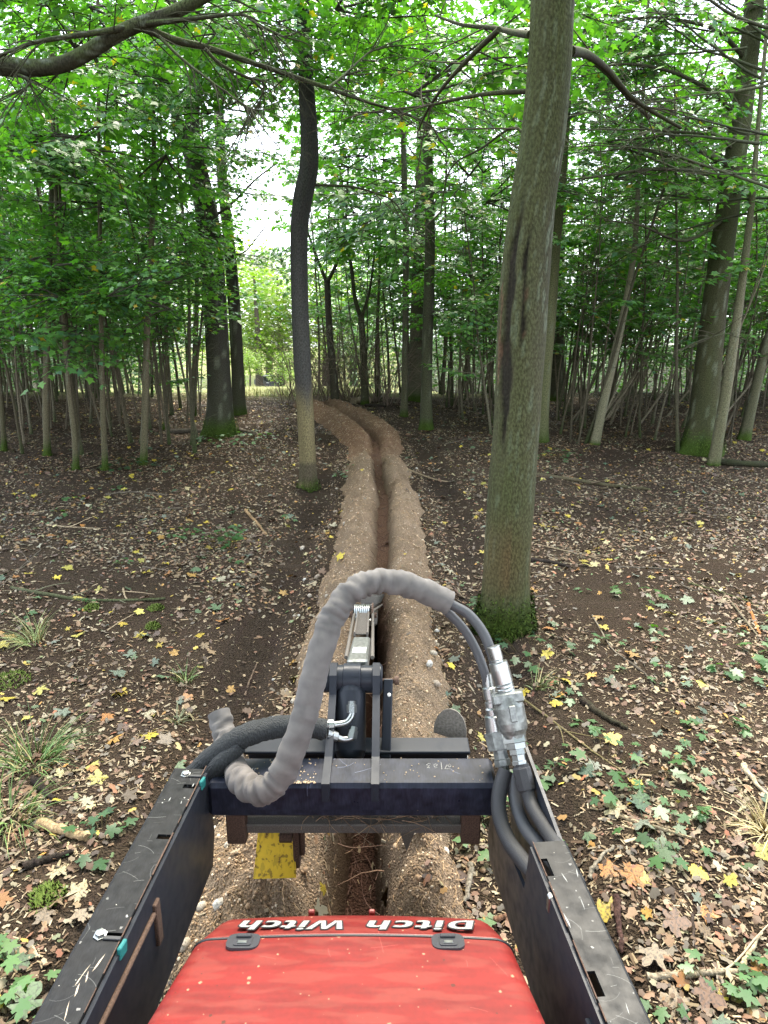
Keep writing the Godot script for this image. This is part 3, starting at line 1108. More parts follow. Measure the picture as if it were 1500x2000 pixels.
func make_hood(t: Node3D) -> void:
	var b := Buf.new()
	var rows := []
	var zs := []
	var z := -0.35
	while z > -1.335:
		zs.append([z, 0.0]); z -= 0.045
	for e in [[-1.334, 0.0], [-1.339, 0.002], [-1.342, 0.007], [-1.346, 0.007], [-1.349, 0.001], [-1.355, 0.0], [-1.40, 0.0], [-1.445, 0.0], [-1.462, 0.004], [-1.474, 0.013], [-1.482, 0.028], [-1.486, 0.05], [-1.488, 0.12], [-1.488, 0.30]]: zs.append(e)
	for e in zs:
		var half := hood_row(e[0], e[1])
		var row := []
		for i in range(half.size() - 1, 0, -1): row.append(Vector3(MID - half[i].x, half[i].y, e[0]))
		for p in half: row.append(Vector3(MID + p.x, p.y, e[0]))
		rows.append(row)
	var w: int = rows[0].size()
	for j in rows.size():
		for i in w:
			var nn: Vector3 = (rows[j][mini(i + 1, w - 1)] - rows[j][maxi(i - 1, 0)]).cross(rows[mini(j + 1, rows.size() - 1)][i] - rows[maxi(j - 1, 0)][i]).normalized()
			var out: Vector3 = rows[j][i] - Vector3(MID, 0.35, -0.9)
			if nn.dot(out) < 0: nn = -nn
			var p: Vector3 = rows[j][i]
			b.add(p, nn, Color.WHITE, Vector2((p.x - MID + 0.5) * 0.9, (p.z * 1.0 - p.y * 0.4) * 0.9))
	for j in rows.size() - 1:
		for i in w - 1:
			var k := j * w + i
			b.face(k, k + 1, k + w + 1)
			b.face(k, k + w + 1, k + w)
	var hood := part("hood", b.mesh(), M.red_plastic, t)
	hood.set_meta("label", "faded red bonnet with upside-down white lettering along its front edge")
	# dark seal in the joint
	b = Buf.new()
	var half := hood_row(-1.342, 0.0045)
	var path := []
	for i in range(half.size() - 2, 0, -1): path.append(Vector3(MID - half[i].x - 0.0008, half[i].y, -1.344))
	for i in half.size() - 1: path.append(Vector3(MID + half[i].x + 0.0008, half[i].y, -1.344))
	b.tube(PackedVector3Array(path), PackedFloat32Array([0.0042]), 6)
	part("seal", b.mesh(), M.letter_black, hood)
	# small lugs on the front lip
	for x in [-0.115, 0.045]:
		b = Buf.new()
		b.box(Transform3D(Basis.IDENTITY, Vector3(MID + x, 0.586, -1.482)), Vector3(0.016, 0.018, 0.012), 0.004)
		part("lug", b.mesh(), M.red_plastic, hood)
	# lettering on the sloping front strip, to be read from the front
	var slope := Vector3(0, 0.447, 0.894)
	var at := Vector3(MID + 0.012, hood_high(-1.395), -1.395)
	var face := Basis(Vector3(-1, 0, 0), slope, Vector3(-1, 0, 0).cross(slope))
	var font := SystemFont.new()
	font.font_names = PackedStringArray(["Droid Sans"])
	font.font_weight = 700
	for word in [["Ditch", 0.155], ["Witch", -0.165]]:
		var tm := TextMesh.new()
		tm.text = word[0]
		tm.font = font
		tm.font_size = 64
		tm.pixel_size = 0.001
		tm.depth = 0.0004
		tm.curve_step = 1.0
		var box := tm.get_aabb()
		var fit := Vector3(0.265 / box.size.x, 0.058 / box.size.y, 1.0)
		var shear := Basis(Vector3(fit.x, 0, 0), Vector3(fit.y * 0.22, fit.y, 0), Vector3(0, 0, 1))
		var mid := shear * -(box.position + box.size / 2)
		mid.z = 0
		var put := func(dx: float, dy: float, dz: float) -> Transform3D:
			return Transform3D(face, at + Vector3(word[1], 0, 0)) * Transform3D(shear, mid + Vector3(dx, dy, dz))
		var st := SurfaceTool.new()
		for k in 12:
			var a := TAU * k / 12
			st.append_from(tm, 0, put.call(0.0036 * cos(a), 0.0036 * sin(a), 0.0005 + 0.00003 * k))
		part("lettering_outline", st.commit(), M.letter_black, hood)
		st = SurfaceTool.new()
		st.append_from(tm, 0, put.call(0, 0, 0.0016))
		part("lettering", st.commit(), M.white_paint, hood)
	# recessed pull latches
	for px in [475.0, 875.0]:
		var p := at_y(px, 1843, 0.655)
		p.y = hood_high(p.z) + 0.001 - 0.008
		for i in 3: p = at_y(px, 1843, hood_high(p.z) - 0.008)
		var ln := Vector3(0, 0.33, 1).normalized()
		var fb := Basis(Vector3.RIGHT, ln, Vector3.RIGHT.cross(ln))
		if fb.z.y < 0: fb = Basis(Vector3.RIGHT, -ln, Vector3.RIGHT.cross(-ln))
		var l := Buf.new()
		l.prism(Transform3D(fb, p + fb.z * 0.004), round_rect(0.078, 0.062, 0.02), 0.006)
		var latch := part("latch", l.mesh(), M.latch_black, hood)
		l = Buf.new()
		l.prism(Transform3D(fb, p + fb.z * 0.0078), round_rect(0.042, 0.044, 0.006), 0.003)
		l.box(Transform3D(fb, p + fb.z * 0.012 + fb.y * 0.012), Vector3(0.036, 0.012, 0.007), 0.002)
		latch.mesh = joined([latch.mesh, l.mesh()])
		l = Buf.new()
		l.box(Transform3D(fb, p + fb.z * 0.0105 - fb.y * 0.012), Vector3(0.022, 0.01, 0.004), 0.0015)
		part("latch_button", l.mesh(), M.plated_steel, hood)
	# engine body and rear panel under the bonnet
	b = Buf.new()
	b.box(Transform3D(Basis.IDENTITY, Vector3(MID, 0.34, -0.85)), Vector3(0.70, 0.34, 1.14), 0.03)
	part("engine_frame", b.mesh(), M.black_paint, t)
	b = Buf.new()
	b.box(Transform3D(Basis.IDENTITY, Vector3(MID, 0.56, -0.28)), Vector3(0.80, 0.85, 0.10), 0.02)
	part("rear_panel", b.mesh(), M.black_paint, t)

func joined(list: Array) -> ArrayMesh:
	var st := SurfaceTool.new()
	for m in list: st.append_from(m, 0, Transform3D.IDENTITY)
	return st.commit()

func round_rect(w: float, h: float, r: float) -> PackedVector2Array:
	var out := PackedVector2Array()
	for k in 4:
		var c := Vector2((w / 2 - r) * [1, -1, -1, 1][k], (h / 2 - r) * [1, 1, -1, -1][k])
		for i in 5:
			var a := PI / 2 * (k + i / 4.0)
			out.push_back(c + Vector2(cos(a), sin(a)) * r)
	return out

func make_arm(t: Node3D, side: float) -> void:
	# a folded channel: top flange, inner and outer plates. Local x runs forward, y up, z to the right
	var far_in: float = -0.572 if side < 0 else 0.380
	var near_in: float = -0.622 if side < 0 else 0.456
	var wide := 0.09 if side < 0 else 0.083
	var z_far := -1.90 if side < 0 else -1.58
	var dir := Vector3(far_in - near_in, 0, -1.9 + 1.06).normalized()
	var along := Transform3D(Basis(dir, Vector3.UP, dir.cross(Vector3.UP)), Vector3(near_in, 0, -1.06))
	var x_far := (-1.06 - z_far) / -dir.z
	var x_tip: float = (-1.06 + (1.92 if side < 0 else 2.03)) / -dir.z
	var x_back := -0.85
	var top := 0.72
	var b := Buf.new()
	# flange with notches along the inner edge; outline in (x forward, z across)
	var ed := -wide if side < 0 else wide     # outer edge
	var o := PackedVector2Array([Vector2(x_back, ed), Vector2(x_far, ed), Vector2(x_far, 0.0)])
	for nx in ([x_far - 0.085, x_far - 0.30, x_far - 0.62] if side < 0 else [x_far - 0.09, x_far - 0.42]):
		var deep: float = ed * (0.42 if side < 0 else 0.22)
		var wd := 0.009 if side < 0 else 0.030
		o.append_array(PackedVector2Array([Vector2(nx + wd, 0), Vector2(nx + wd, deep), Vector2(nx - wd, deep), Vector2(nx - wd, 0)]))
	o.push_back(Vector2(x_back, 0))
	b.prism(along * Transform3D(Basis(Vector3.RIGHT, Vector3.BACK, Vector3.DOWN), Vector3(0, top, 0)), o, 0.008)
	# rolled outer corner
	b.tube(PackedVector3Array([along * Vector3(x_back, top - 0.006, ed), along * Vector3(x_far, top - 0.006, ed)]), PackedFloat32Array([0.010]), 8)
	var arm := part("lift_arm", b.mesh(), M.worn_black, t)
	arm.set_meta("label", "worn black left lift arm with bolt heads and teal clips" if side < 0 else "worn black right lift arm with hoses running into it")
	# inner plate
	var low := 0.372 if side < 0 else 0.31
	var pl := PackedVector2Array([Vector2(x_back, top - 0.006), Vector2(x_far - 0.004, top - 0.006), Vector2(x_tip - 0.02, top - 0.02), Vector2(x_tip, low + 0.10), Vector2(x_tip - 0.04, low), Vector2(x_back, low)])
	if side > 0:
		pl = PackedVector2Array([Vector2(x_back, top - 0.006), Vector2(x_far - 0.004, top - 0.006), Vector2(x_far + 0.02, top - 0.17), Vector2(x_tip - 0.05, top - 0.20), Vector2(x_tip - 0.02, low + 0.06), Vector2(x_tip - 0.06, low), Vector2(x_back, low)])
	b = Buf.new()
	b.prism(along * Transform3D(Basis.IDENTITY, Vector3(0, 0, 0.006 * -signf(ed))), pl, 0.010)
	part("inner_plate", b.mesh(), M.black_paint, arm)
	# outer plate
	var ol := PackedVector2Array([Vector2(x_back, top - 0.010), Vector2(x_far, top - 0.010), Vector2(x_tip, (0.70 if side < 0 else 0.79)), Vector2(x_tip + 0.02, low + 0.12), Vector2(x_tip - 0.04, low), Vector2(x_back, low)])
	b = Buf.new()
	b.prism(along * Transform3D(Basis.IDENTITY, Vector3(0, 0, ed)), ol, 0.010)
	part("outer_plate", b.mesh(), M.black_paint, arm)
	# a weld strip and a small bracket on the inner plate
	b = Buf.new()
	b.box(along * Transform3D(Basis.IDENTITY, Vector3(x_far - 0.46, 0.60, signf(-ed) * 0.014)), Vector3(0.03, 0.13, 0.012), 0.003)
	b.tube(PackedVector3Array([along * Vector3(x_far - 0.95, top - 0.06, signf(-ed) * 0.016), along * Vector3(x_far - 0.48, top - 0.075, signf(-ed) * 0.016)]), PackedFloat32Array([0.007]), 6)
	part("rib", b.mesh(), M.rusty_steel if side < 0 else M.black_paint, arm)
	if side < 0:
		for bx in [x_far - 0.03, x_far - 0.62]:
			b = Buf.new()
			var p := along * Vector3(bx, top + 0.004, ed * 0.55)
			b.turned(p, p + Vector3(0, 0.011, 0), [[0.0, 0.016], [0.25, 0.016], [0.3, 0.012], [0.9, 0.011], [1.0, 0.006]], 6, Color.WHITE, true)
			part("bolt", b.mesh(), M.plated_steel, arm)
			b = Buf.new()
			b.box(along * Transform3D(Basis(Vector3.FORWARD, 0.2), Vector3(bx - 0.022, top - 0.010, 0.010)), Vector3(0.036, 0.030, 0.010), 0.003)
			part("clip", b.mesh(), M.teal_plastic, arm)
			b = Buf.new()
			b.box(along * Transform3D(Basis.IDENTITY, Vector3(bx - 0.008, top + 0.006, -0.018)), Vector3(0.010, 0.005, 0.042), 0.002)
			part("strap", b.mesh(), M.letter_black, arm)
	else:
		for bx in [x_far - 0.17, x_far - 0.52]:
			b = Buf.new()
			b.box(along * Transform3D(Basis.IDENTITY, Vector3(bx, top - 0.03, -0.006)), Vector3(0.02, 0.05, 0.016), 0.004)
			part("bolt", b.mesh(), M.plated_steel, arm)
	# chips and bare scuffs on the flange
	b = Buf.new()
	var q := RandomNumberGenerator.new()
	q.seed = 5 + int(side)
	for i in 20:
		var sx := q.randf_range(-0.25, x_far - 0.05)
		var sz := ed * q.randf_range(0.02, 0.98)
		var kind := q.randf()
		if side < 0 and i < 9:
			sx = q.randf_range(-0.08, 0.16); sz = ed * q.randf_range(0.2, 0.5); kind = 0.8
		if kind > 0.7:
			var d := Vector2(1, q.randf_range(-0.3, 0.3)).normalized() * q.randf_range(0.015, 0.05)
			var g := Vector2(-d.y, d.x).normalized() * q.randf_range(0.001, 0.0028)
			var c := Color(0.42, 0.35, 0.27) if side < 0 and i < 9 else Color(0.26, 0.26, 0.25)
			var poly := PackedVector2Array()
			for e in [[-1.0, 0.0], [-0.4, 1.0], [0.3, 0.6], [1.0, 0.0], [0.2, -0.9], [-0.5, -0.5]]: poly.push_back(Vector2(sx, sz) + d * e[0] * 0.5 + g * e[1])
			flat_mark(b, along, poly, top + 0.0043, c)
		else:
			var poly := PackedVector2Array()
			var rr := q.randf_range(0.001, 0.0042)
			for k in 7: poly.push_back(Vector2(sx, sz) + Vector2(cos(TAU * k / 7), sin(TAU * k / 7)) * rr * q.randf_range(0.5, 1.5))
			flat_mark(b, along, poly, top + 0.0043, Color(0.34, 0.33, 0.31) * q.randf_range(0.4, 1.1))
	part("scuffs", b.mesh(), M.bits, arm, "stuff")
	# bare, rusted edge of the flange
	b = Buf.new()
	var px0 := -0.4
	while px0 < x_far - 0.03:
		var ln := q.randf_range(0.03, 0.16)
		b.box(along * Transform3D(Basis.IDENTITY, Vector3(px0 + ln / 2, top + 0.0035, -signf(ed) * 0.0012)), Vector3(ln, 0.0032, 0.0030 * q.randf_range(0.5, 1.3)), 0.0006)
		px0 += ln + q.randf_range(0.005, 0.05)
	part("worn_edge", b.mesh(), M.rusty_steel, arm, "stuff")
	# yellow lift cylinder inside the arm
	b = Buf.new()
	var ca := along * Vector3(-0.55, 0.60, signf(-ed) * 0.055)
	var cb := along * Vector3(0.115, 0.52, signf(-ed) * 0.05)
	b.turned(ca, cb, [[0.0, 0.026], [0.86, 0.026], [0.87, 0.03], [1.0, 0.03]], 20)
	var cy := part("lift_cylinder", b.mesh(), M.cylinder_yellow, t)
	b = Buf.new()
	b.turned(cb, cb + (cb - ca).normalized() * 0.03, [[0.0, 0.018], [1.0, 0.016]], 14)
	part("gland", b.mesh(), M.black_paint, cy)

func flat_mark(b: Buf, along: Transform3D, poly: PackedVector2Array, y: float, c: Color) -> void:
	var k := Geometry2D.triangulate_polygon(poly)
	for i in range(0, k.size(), 3):
		b.tri(along * Vector3(poly[k[i]].x, y, poly[k[i]].y), along * Vector3(poly[k[i + 1]].x, y, poly[k[i + 1]].y), along * Vector3(poly[k[i + 2]].x, y, poly[k[i + 2]].y), Vector3.UP, c)

func make_loader() -> void:
	var t := thing("tracked_loader", "red and black mini tracked loader seen from its driver's place", "loader", Vector3.ZERO)
	make_hood(t)
	make_arm(t, -1.0)
	make_arm(t, 1.0)
	# rubber tracks
	for s in [-1.0, 1.0]:
		var b := Buf.new()
		var loop := PackedVector3Array()
		for i in 41:
			var a := TAU * i / 40.0
			var end := 0.46 if cos(a) > 0 else -0.46
			loop.push_back(Vector3(MID + s * 0.44, 0.20 + 0.17 * sin(a) + 0.0, -0.75 + end + 0.17 * cos(a)))
		for i in 40:
			var p := loop[i]
			var q := loop[i + 1]
			var d := q - p
			var up := d.cross(Vector3.RIGHT).normalized()
			b.box(Transform3D(Basis(Vector3.RIGHT, up, Vector3.RIGHT.cross(up)), (p + q) / 2), Vector3(0.17, 0.026, d.length() + 0.004), 0.004)
		var tr := part("rubber_track", b.mesh(), M.rubber, t)
		b = Buf.new()
		for z in [-1.2, -0.9, -0.6, -0.3]:
			b.turned(Vector3(MID + s * 0.38, 0.2, z), Vector3(MID + s * 0.50, 0.2, z), [[0.0, 0.10], [1.0, 0.10]], 18)
		part("rollers", b.mesh(), M.soiled_steel, tr)
	# pressure hoses lying in the right arm, with the couplers on their ends
	var h := hose([[1019, 1492, -1.86], [1026, 1530, -1.83], [1040, 1575, -1.78], [1066, 1618, -1.68], [1092, 1660, -1.58], [1130, 1730, -1.46]], 0.0215, 16)
	part("feed_hose", h, M.rubber, t)
	var b := Buf.new()
	b.turned(at_z(1017, 1496, -1.86), at_z(1030, 1546, -1.82), [[0.0, 0.024], [0.1, 0.029], [0.9, 0.030], [1.0, 0.026]], 8, Color.WHITE, true)
	part("hose_guard", b.mesh(), M.rubber, t)
	part("feed_hose", hose([[988, 1505, -1.9], [976, 1545, -1.86], [975, 1590, -1.81], [992, 1640, -1.74], [1022, 1682, -1.66], [1062, 1730, -1.56], [1110, 1790, -1.42]], 0.024, 16), M.rubber, t)
	part("feed_hose", hose([[1003, 1510, -1.9], [1006, 1560, -1.85], [1022, 1610, -1.78], [1052, 1650, -1.68], [1085, 1690, -1.58], [1120, 1760, -1.46]], 0.021, 16), M.dull_hose, t)

func make_trencher() -> void:
	var t := thing("trencher_attachment", "black chain trencher bolted on the loader's arms, boom in the trench", "trencher", Vector3.ZERO)
	var b := Buf.new()
	b.box(Transform3D(Basis.IDENTITY, Vector3(-0.10, 0.618, -1.955)), Vector3(0.925, 0.124, 0.15), 0.012)
	var beam := part("cross_beam", b.mesh(), M.beam_paint, t)
	# chalk writing on top, to be read from the front
	b = Buf.new()
	var origin := at_y(878, 1495, 0.6805)
	var ink := func(strokes: Array) -> void:
		for s in strokes:
			var p := PackedVector3Array()
			for e in s: p.push_back(origin + Vector3(-e[0], 0.0, e[1]) * 0.016)
			b.tube(p, PackedFloat32Array([0.0014]), 4)
	ink.call([[[0, 1.2], [1.1, 1.2], [0.5, -0.2]], [[-0.3, 0.2], [0.1, 0.6], [0.4, 0.1], [0.0, -0.5], [-0.3, 0.2]], [[1.7, 1.3], [1.7, -1.0]], [[2.6, 0.7], [3.0, 0.9], [3.2, 0.3], [2.7, 0.2], [2.5, -0.3], [3.0, -0.5], [3.3, 0.0]], [[4.1, 0.8], [4.7, 0.8], [4.2, 0.1], [4.8, -0.1], [4.3, -0.7], [3.9, -0.4]]])
	part("marker_writing", b.mesh(), M.white_paint, beam)
	b = Buf.new()
	origin = at_y(505, 1500, 0.6805)
	for s in [[[0, 0], [0.9, 0.2], [0.8, 1.0]], [[1.4, 0.0], [1.5, 1.0], [2.1, 0.9]]]:
		var p := PackedVector3Array()
		for e in s: p.push_back(origin + Vector3(-e[0], 0, e[1]) * 0.013)
		b.tube(p, PackedFloat32Array([0.0013]), 4)
	part("marker_writing", b.mesh(), M.white_paint, beam)
	# soil crumbs lying on the beam
	var places := []
	var cols := PackedColorArray()
	var clod := Buf.new()
	rock_into(clod, 12, 0.5)
	for i in 330:
		var x := f(-0.46, -0.22) if i < 280 else f(-0.55, 0.34)
		var z := f(-1.90, -1.888) if i < 220 else f(-2.02, -1.89)
		var s := f(0.002, 0.006)
		places.append(Transform3D(Basis(Vector3.UP, f(0, 6)) * Basis.from_scale(Vector3.ONE * s), Vector3(x, 0.681, z)))
		cols.push_back(Color(0.45, 0.34, 0.22) * f(0.6, 1.2))
	scatter("soil_crumbs", clod.mesh(), M.bits, places, cols, beam)
	# glossy plate behind the beam and the quick-attach frame under it
	b = Buf.new()
	b.box(Transform3D(Basis(Vector3.RIGHT, 0.05), Vector3(-0.095, 0.628, -2.165)), Vector3(0.80, 0.014, 0.085), 0.004)
	b.box(Transform3D(Basis.IDENTITY, Vector3(-0.095, 0.51, -2.20)), Vector3(0.80, 0.22, 0.012), 0.003)
	part("mounting_plate", b.mesh(), M.black_paint, t)
	for e in [[0.475, -1.95, 0.035], [0.432, -2.0, 0.024]]:
		b = Buf.new()
		b.box(Transform3D(Basis.IDENTITY, Vector3(-0.10, e[0], e[1])), Vector3(0.80, e[2], 0.05), 0.004)
		part("lower_rail", b.mesh(), M.soiled_steel, t)
	for x in [-0.485, 0.285]:
		b = Buf.new()
		b.box(Transform3D(Basis.IDENTITY, Vector3(x, 0.495, -1.925)), Vector3(0.062, 0.118, 0.05), 0.004)
		part("mounting_lug", b.mesh(), M.rusty_steel, t)
	# pale trapped roots on the rails
	b = Buf.new()
	var q := RandomNumberGenerator.new()
	q.seed = 88
	for i in 70:
		var p := Vector3(q.randf_range(-0.25, 0.2), 0.497 + q.randf() * 0.012, -1.93 - q.randf() * 0.06)
		b.tube(wander(q, p, Vector3(q.randf_range(-1, 1), 0.1, q.randf_range(-0.4, 0.8)).normalized(), q.randf_range(0.05, 0.16), 4, -0.08, 0.35), radii([0.0016, 0.0008], 4), 3, Color(0.28, 0.19, 0.12) * q.randf_range(0.6, 1.5), false)
	part("trapped_roots", b.mesh(), M.bits, t, "stuff")
	# yellow guard plate and its bracket
	b = Buf.new()
	var gx := Vector3(1, 0.02, 0.06).normalized()
	var gt := frame(Vector3(-0.385, 0.315, -2.02), gx, Vector3(0, 0.9, -0.42))
	b.prism(gt, PackedVector2Array([Vector2(-0.07, -0.10), Vector2(0.08, -0.092), Vector2(0.075, 0.02), Vector2(0.05, 0.03), Vector2(0.048, 0.095), Vector2(-0.055, 0.10)]), 0.008)
	part("guard_plate", b.mesh(), M.yellow_paint, t)
	b = Buf.new()
	b.box(Transform3D(Basis.IDENTITY, Vector3(-0.305, 0.345, -2.02)), Vector3(0.022, 0.19, 0.05), 0.004)
	b.box(Transform3D(Basis.IDENTITY, Vector3(-0.285, 0.355, -2.02)), Vector3(0.016, 0.12, 0.03), 0.004)
	b.turned(Vector3(-0.36, 0.38, -2.0), Vector3(-0.318, 0.38, -2.0), [[0.0, 0.018], [1.0, 0.018]], 6, Color.WHITE, true)
	part("guard_bracket", b.mesh(), M.rusty_steel, t)
	# auger: a shaft with a flight at each end behind the beam
	b = Buf.new()
	var disc := PackedVector2Array()
	for i in 25:
		var a := lerpf(-0.35, PI + 0.2, i / 24.0)
		disc.push_back(Vector2(cos(a) * 0.064, sin(a) * 0.088))
	b.prism(frame(Vector3(0.250, 0.60, -2.30), Vector3(0.92, 0, 0.38), Vector3(0, 0.96, -0.2)), disc, 0.006)
	part("auger_flight", b.mesh(), M.auger_steel, t)
	b = Buf.new()
	b.prism(frame(at_z(792, 1640, -2.14), Vector3(1, 0, 0.1), Vector3(0, 1, -0.1)), PackedVector2Array([Vector2(-0.03, 0.06), Vector2(0.04, 0.05), Vector2(0.005, -0.045)]), 0.008)
	part("auger_tip", b.mesh(), M.soiled_steel, t)
	# bracket plates from the beam to the pivot
	for x in [-0.185, -0.028]:
		b = Buf.new()
		# outline in (forward, up)
		var side := Transform3D(Basis(Vector3.FORWARD, Vector3.UP, Vector3.FORWARD.cross(Vector3.UP)), Vector3(x, 0, 0))
		b.prism(side, PackedVector2Array([Vector2(1.872, 0.625), Vector2(1.872, 0.69), Vector2(2.0, 0.70), Vector2(2.225, 0.80), Vector2(2.25, 0.862), Vector2(2.30, 0.885), Vector2(2.35, 0.862), Vector2(2.37, 0.81), Vector2(2.33, 0.755), Vector2(2.12, 0.66), Vector2(2.035, 0.62), Vector2(2.035, 0.684), Vector2(1.885, 0.684), Vector2(1.878, 0.625)]), 0.026)
		part("bracket_plate", b.mesh(), M.black_paint, t)
	# pivot boss, axis across
	b = Buf.new()
	b.turned(Vector3(-0.225, 0.82, -2.30), Vector3(-0.005, 0.82, -2.30), [[0.0, 0.040], [0.02, 0.048], [0.11, 0.048], [0.12, 0.040], [0.16, 0.040], [0.17, 0.053], [0.34, 0.053], [0.35, 0.058], [0.63, 0.058], [0.64, 0.050], [0.82, 0.050], [0.83, 0.056], [0.97, 0.056], [1.0, 0.045]], 28)
	part("pivot", b.mesh(), M.black_paint, t)
	b = Buf.new()
	b.turned(Vector3(-0.122, 0.80, -2.285), Vector3(-0.118, 0.60, -2.10), [[0.0, 0.05], [0.1, 0.055], [0.85, 0.055], [0.93, 0.046], [1.0, 0.028]], 28)
	var cy := part("cylinder", b.mesh(), M.black_paint, t)
	# elbows
	var elbow := func(list: Array, r: float) -> void:
		var e := Buf.new()
		e.tube(curve(px_path(list), 14), PackedFloat32Array([r]), 12)
		var a := at_z(list[0][0], list[0][1], list[0][2])
		var a2 := at_z(list[1][0], list[1][1], list[1][2])
		var d := (a2 - a).normalized()
		e.turned(a - d * 0.022, a + d * 0.018, [[0.0, 0.013], [0.3, 0.013], [0.32, 0.018], [1.0, 0.018]], 6, Color.WHITE, true)
		var z := at_z(list[-1][0], list[-1][1], list[-1][2])
		var z2 := at_z(list[-2][0], list[-2][1], list[-2][2])
		d = (z - z2).normalized()
		e.turned(z - d * 0.022, z + d * 0.020, [[0.0, 0.013], [0.1, 0.018], [0.55, 0.018], [0.56, 0.015], [1.0, 0.017]], 12, Color.WHITE, true)
		part("elbow_fitting", e.mesh(), M.plated_steel, cy)
	elbow.call([[687, 1382, -2.16], [687, 1398, -2.145], [676, 1411, -2.13], [655, 1415, -2.12], [640, 1416, -2.11]], 0.011)
	elbow.call([[689, 1432, -2.11], [687, 1441, -2.10], [672, 1444, -2.095], [658, 1440, -2.09], [648, 1437, -2.085]], 0.0105)
	# lever with its rusty cross pin
	b = Buf.new()
	b.box(frame((at_z(757, 1335, -2.27) + at_z(755, 1472, -2.13)) / 2, Vector3(0.98, 0.03, 0.1), at_z(757, 1335, -2.27) - at_z(755, 1472, -2.13)), Vector3(0.034, 0.275, 0.014), 0.006)
	var lever := part("lever", b.mesh(), M.black_paint, t)
	b = Buf.new()
	b.turned(at_z(742, 1331, -2.29), at_z(779, 1329, -2.29), [[0.0, 0.010], [0.75, 0.010], [0.76, 0.016], [1.0, 0.016]], 14)
	part("pin", b.mesh(), M.rusty_steel, lever)
	b = Buf.new()
	var wp := at_z(760, 1357, -2.235)
	b.turned(wp, wp + Vector3(0, 0.004, 0.012), [[0.0, 0.007], [0.6, 0.006], [1.0, 0.003]], 10)
	part("bolt", b.mesh(), M.label_white, lever)
	# boom reaching down into the trench
	var p0 := Vector3(-0.098, 0.815, -2.38)
	var p1 := Vector3(-0.125, 0.33, -3.98)
	var p2 := Vector3(-0.045, -0.12, -5.15)
	var bdir := (p1 - p0).normalized()
	b = Buf.new()
	b.box(frame(p0.lerp(p1, 0.17), Vector3.RIGHT, bdir), Vector3(0.080, 0.56, 0.075), 0.008)
	var boom := part("boom", b.mesh(), M.cast_steel, t)
	b = Buf.new()
	var bt := frame(p0.lerp(p1, 0.17), Vector3.RIGHT, bdir)
	var upn := bt.basis.z if bt.basis.z.y > 0 else -bt.basis.z
	b.box(Transform3D(bt.basis, bt.origin + upn * 0.0385 - bdir * 0.07), Vector3(0.055, 0.12, 0.002), 0.0004)
	part("label_plate", b.mesh(), M.label_white, boom)
	for s in [-1.0, 1.0]:
		b = Buf.new()
		b.tube(PackedVector3Array([p0 + Vector3(s * 0.052, 0.0, -0.1), p1 + Vector3(s * 0.056, 0.03, 0), p2 + Vector3(s * 0.05, 0.03, 0)]), PackedFloat32Array([0.008]), 6)
		part("chain_guard", b.mesh(), M.soiled_steel, boom)
	b = Buf.new()
	b.box(frame(p1.lerp(p2, 0.55) - Vector3(0, 0.05, 0), Vector3.RIGHT, (p2 - p1).normalized()), Vector3(0.07, 0.95, 0.07), 0.01)
	part("lower_boom", b.mesh(), M.soiled_steel, t)
	# digging chain: links and teeth
	for i in 54:
		var k := i / 53.0
		var at := p0.lerp(p1, 0.36 + k * 0.64) if k < 0.5 else p1.lerp(p2, (k - 0.5) * 2)
		if k < 0.5: at = p0.lerp(p1, 0.36 + 1.28 * k)
		if absf(at.z + 3.86) < 0.15: continue
		b = Buf.new()
		for s in [-1.0, 1.0]:
			b.box(frame(at + upn * 0.045 + Vector3(s * 0.03, 0, 0), Vector3.RIGHT, bdir), Vector3(0.008, 0.042, 0.026), 0.003)
		b.turned(at + upn * 0.045 - Vector3(0.036, 0, 0), at + upn * 0.045 + Vector3(0.036, 0, 0), [[0.0, 0.006], [1.0, 0.006]], 6)
		if i % 4 == 2 and i > 30:
			b.prism(frame(at + upn * 0.075, Vector3.RIGHT, upn), PackedVector2Array([Vector2(-0.05, -0.02), Vector2(0.05, -0.02), Vector2(0.06, 0.03), Vector2(0.03, 0.035), Vector2(-0.03, 0.035), Vector2(-0.06, 0.03)]), 0.012)
		part("chain_link", b.mesh(), M.soiled_steel, t)
	# spring of thick wire lying across between two cheeks
	var sc := at_z(708, 1208, -3.86) + upn * 0.02
	b = Buf.new()
	var coil := PackedVector3Array()
	for i in 8 * 14 + 1:
		var a := TAU * i / 14.0
		coil.push_back(sc + Vector3(-0.048 + 0.096 * i / 112.0, 0.062 * sin(a), 0.062 * cos(a)))
	b.tube(coil, PackedFloat32Array([0.0058]), 8)
	part("spring", b.mesh(), M.plated_steel, t)
	b = Buf.new()
	for s in [-1.0, 1.0]:
		b.turned(sc + Vector3(s * 0.056, 0, 0), sc + Vector3(s * 0.066, 0, 0), [[0.0, 0.075], [1.0, 0.075]], 24)
	b.turned(sc - Vector3(0.085, 0, 0), sc + Vector3(0.085, 0, 0), [[0.0, 0.016], [1.0, 0.016]], 12)
	part("spring_cheek", b.mesh(), M.rusty_steel, t)
	# the grey wrapped hose
	var path := curve(px_path([[427, 1392, -2.22], [440, 1436, -2.16], [452, 1480, -2.04], [470, 1522, -1.88], [505, 1545, -1.80], [545, 1520, -1.79], [575, 1455, -1.82], [597, 1390, -1.86], [612, 1325, -1.90], [632, 1255, -1.95], [655, 1195, -2.0], [695, 1150, -2.04], [748, 1134, -2.08], [810, 1147, -2.10], [878, 1178, -2.10]]), 150)
	b = Buf.new()
	var rr := PackedFloat32Array()
	for i in path.size():
		rr.push_back(0.0405 + 0.0015 * noise.get_noise_1d(i * 90.0))
	b.tube(path, rr, 32, Color.WHITE, false)
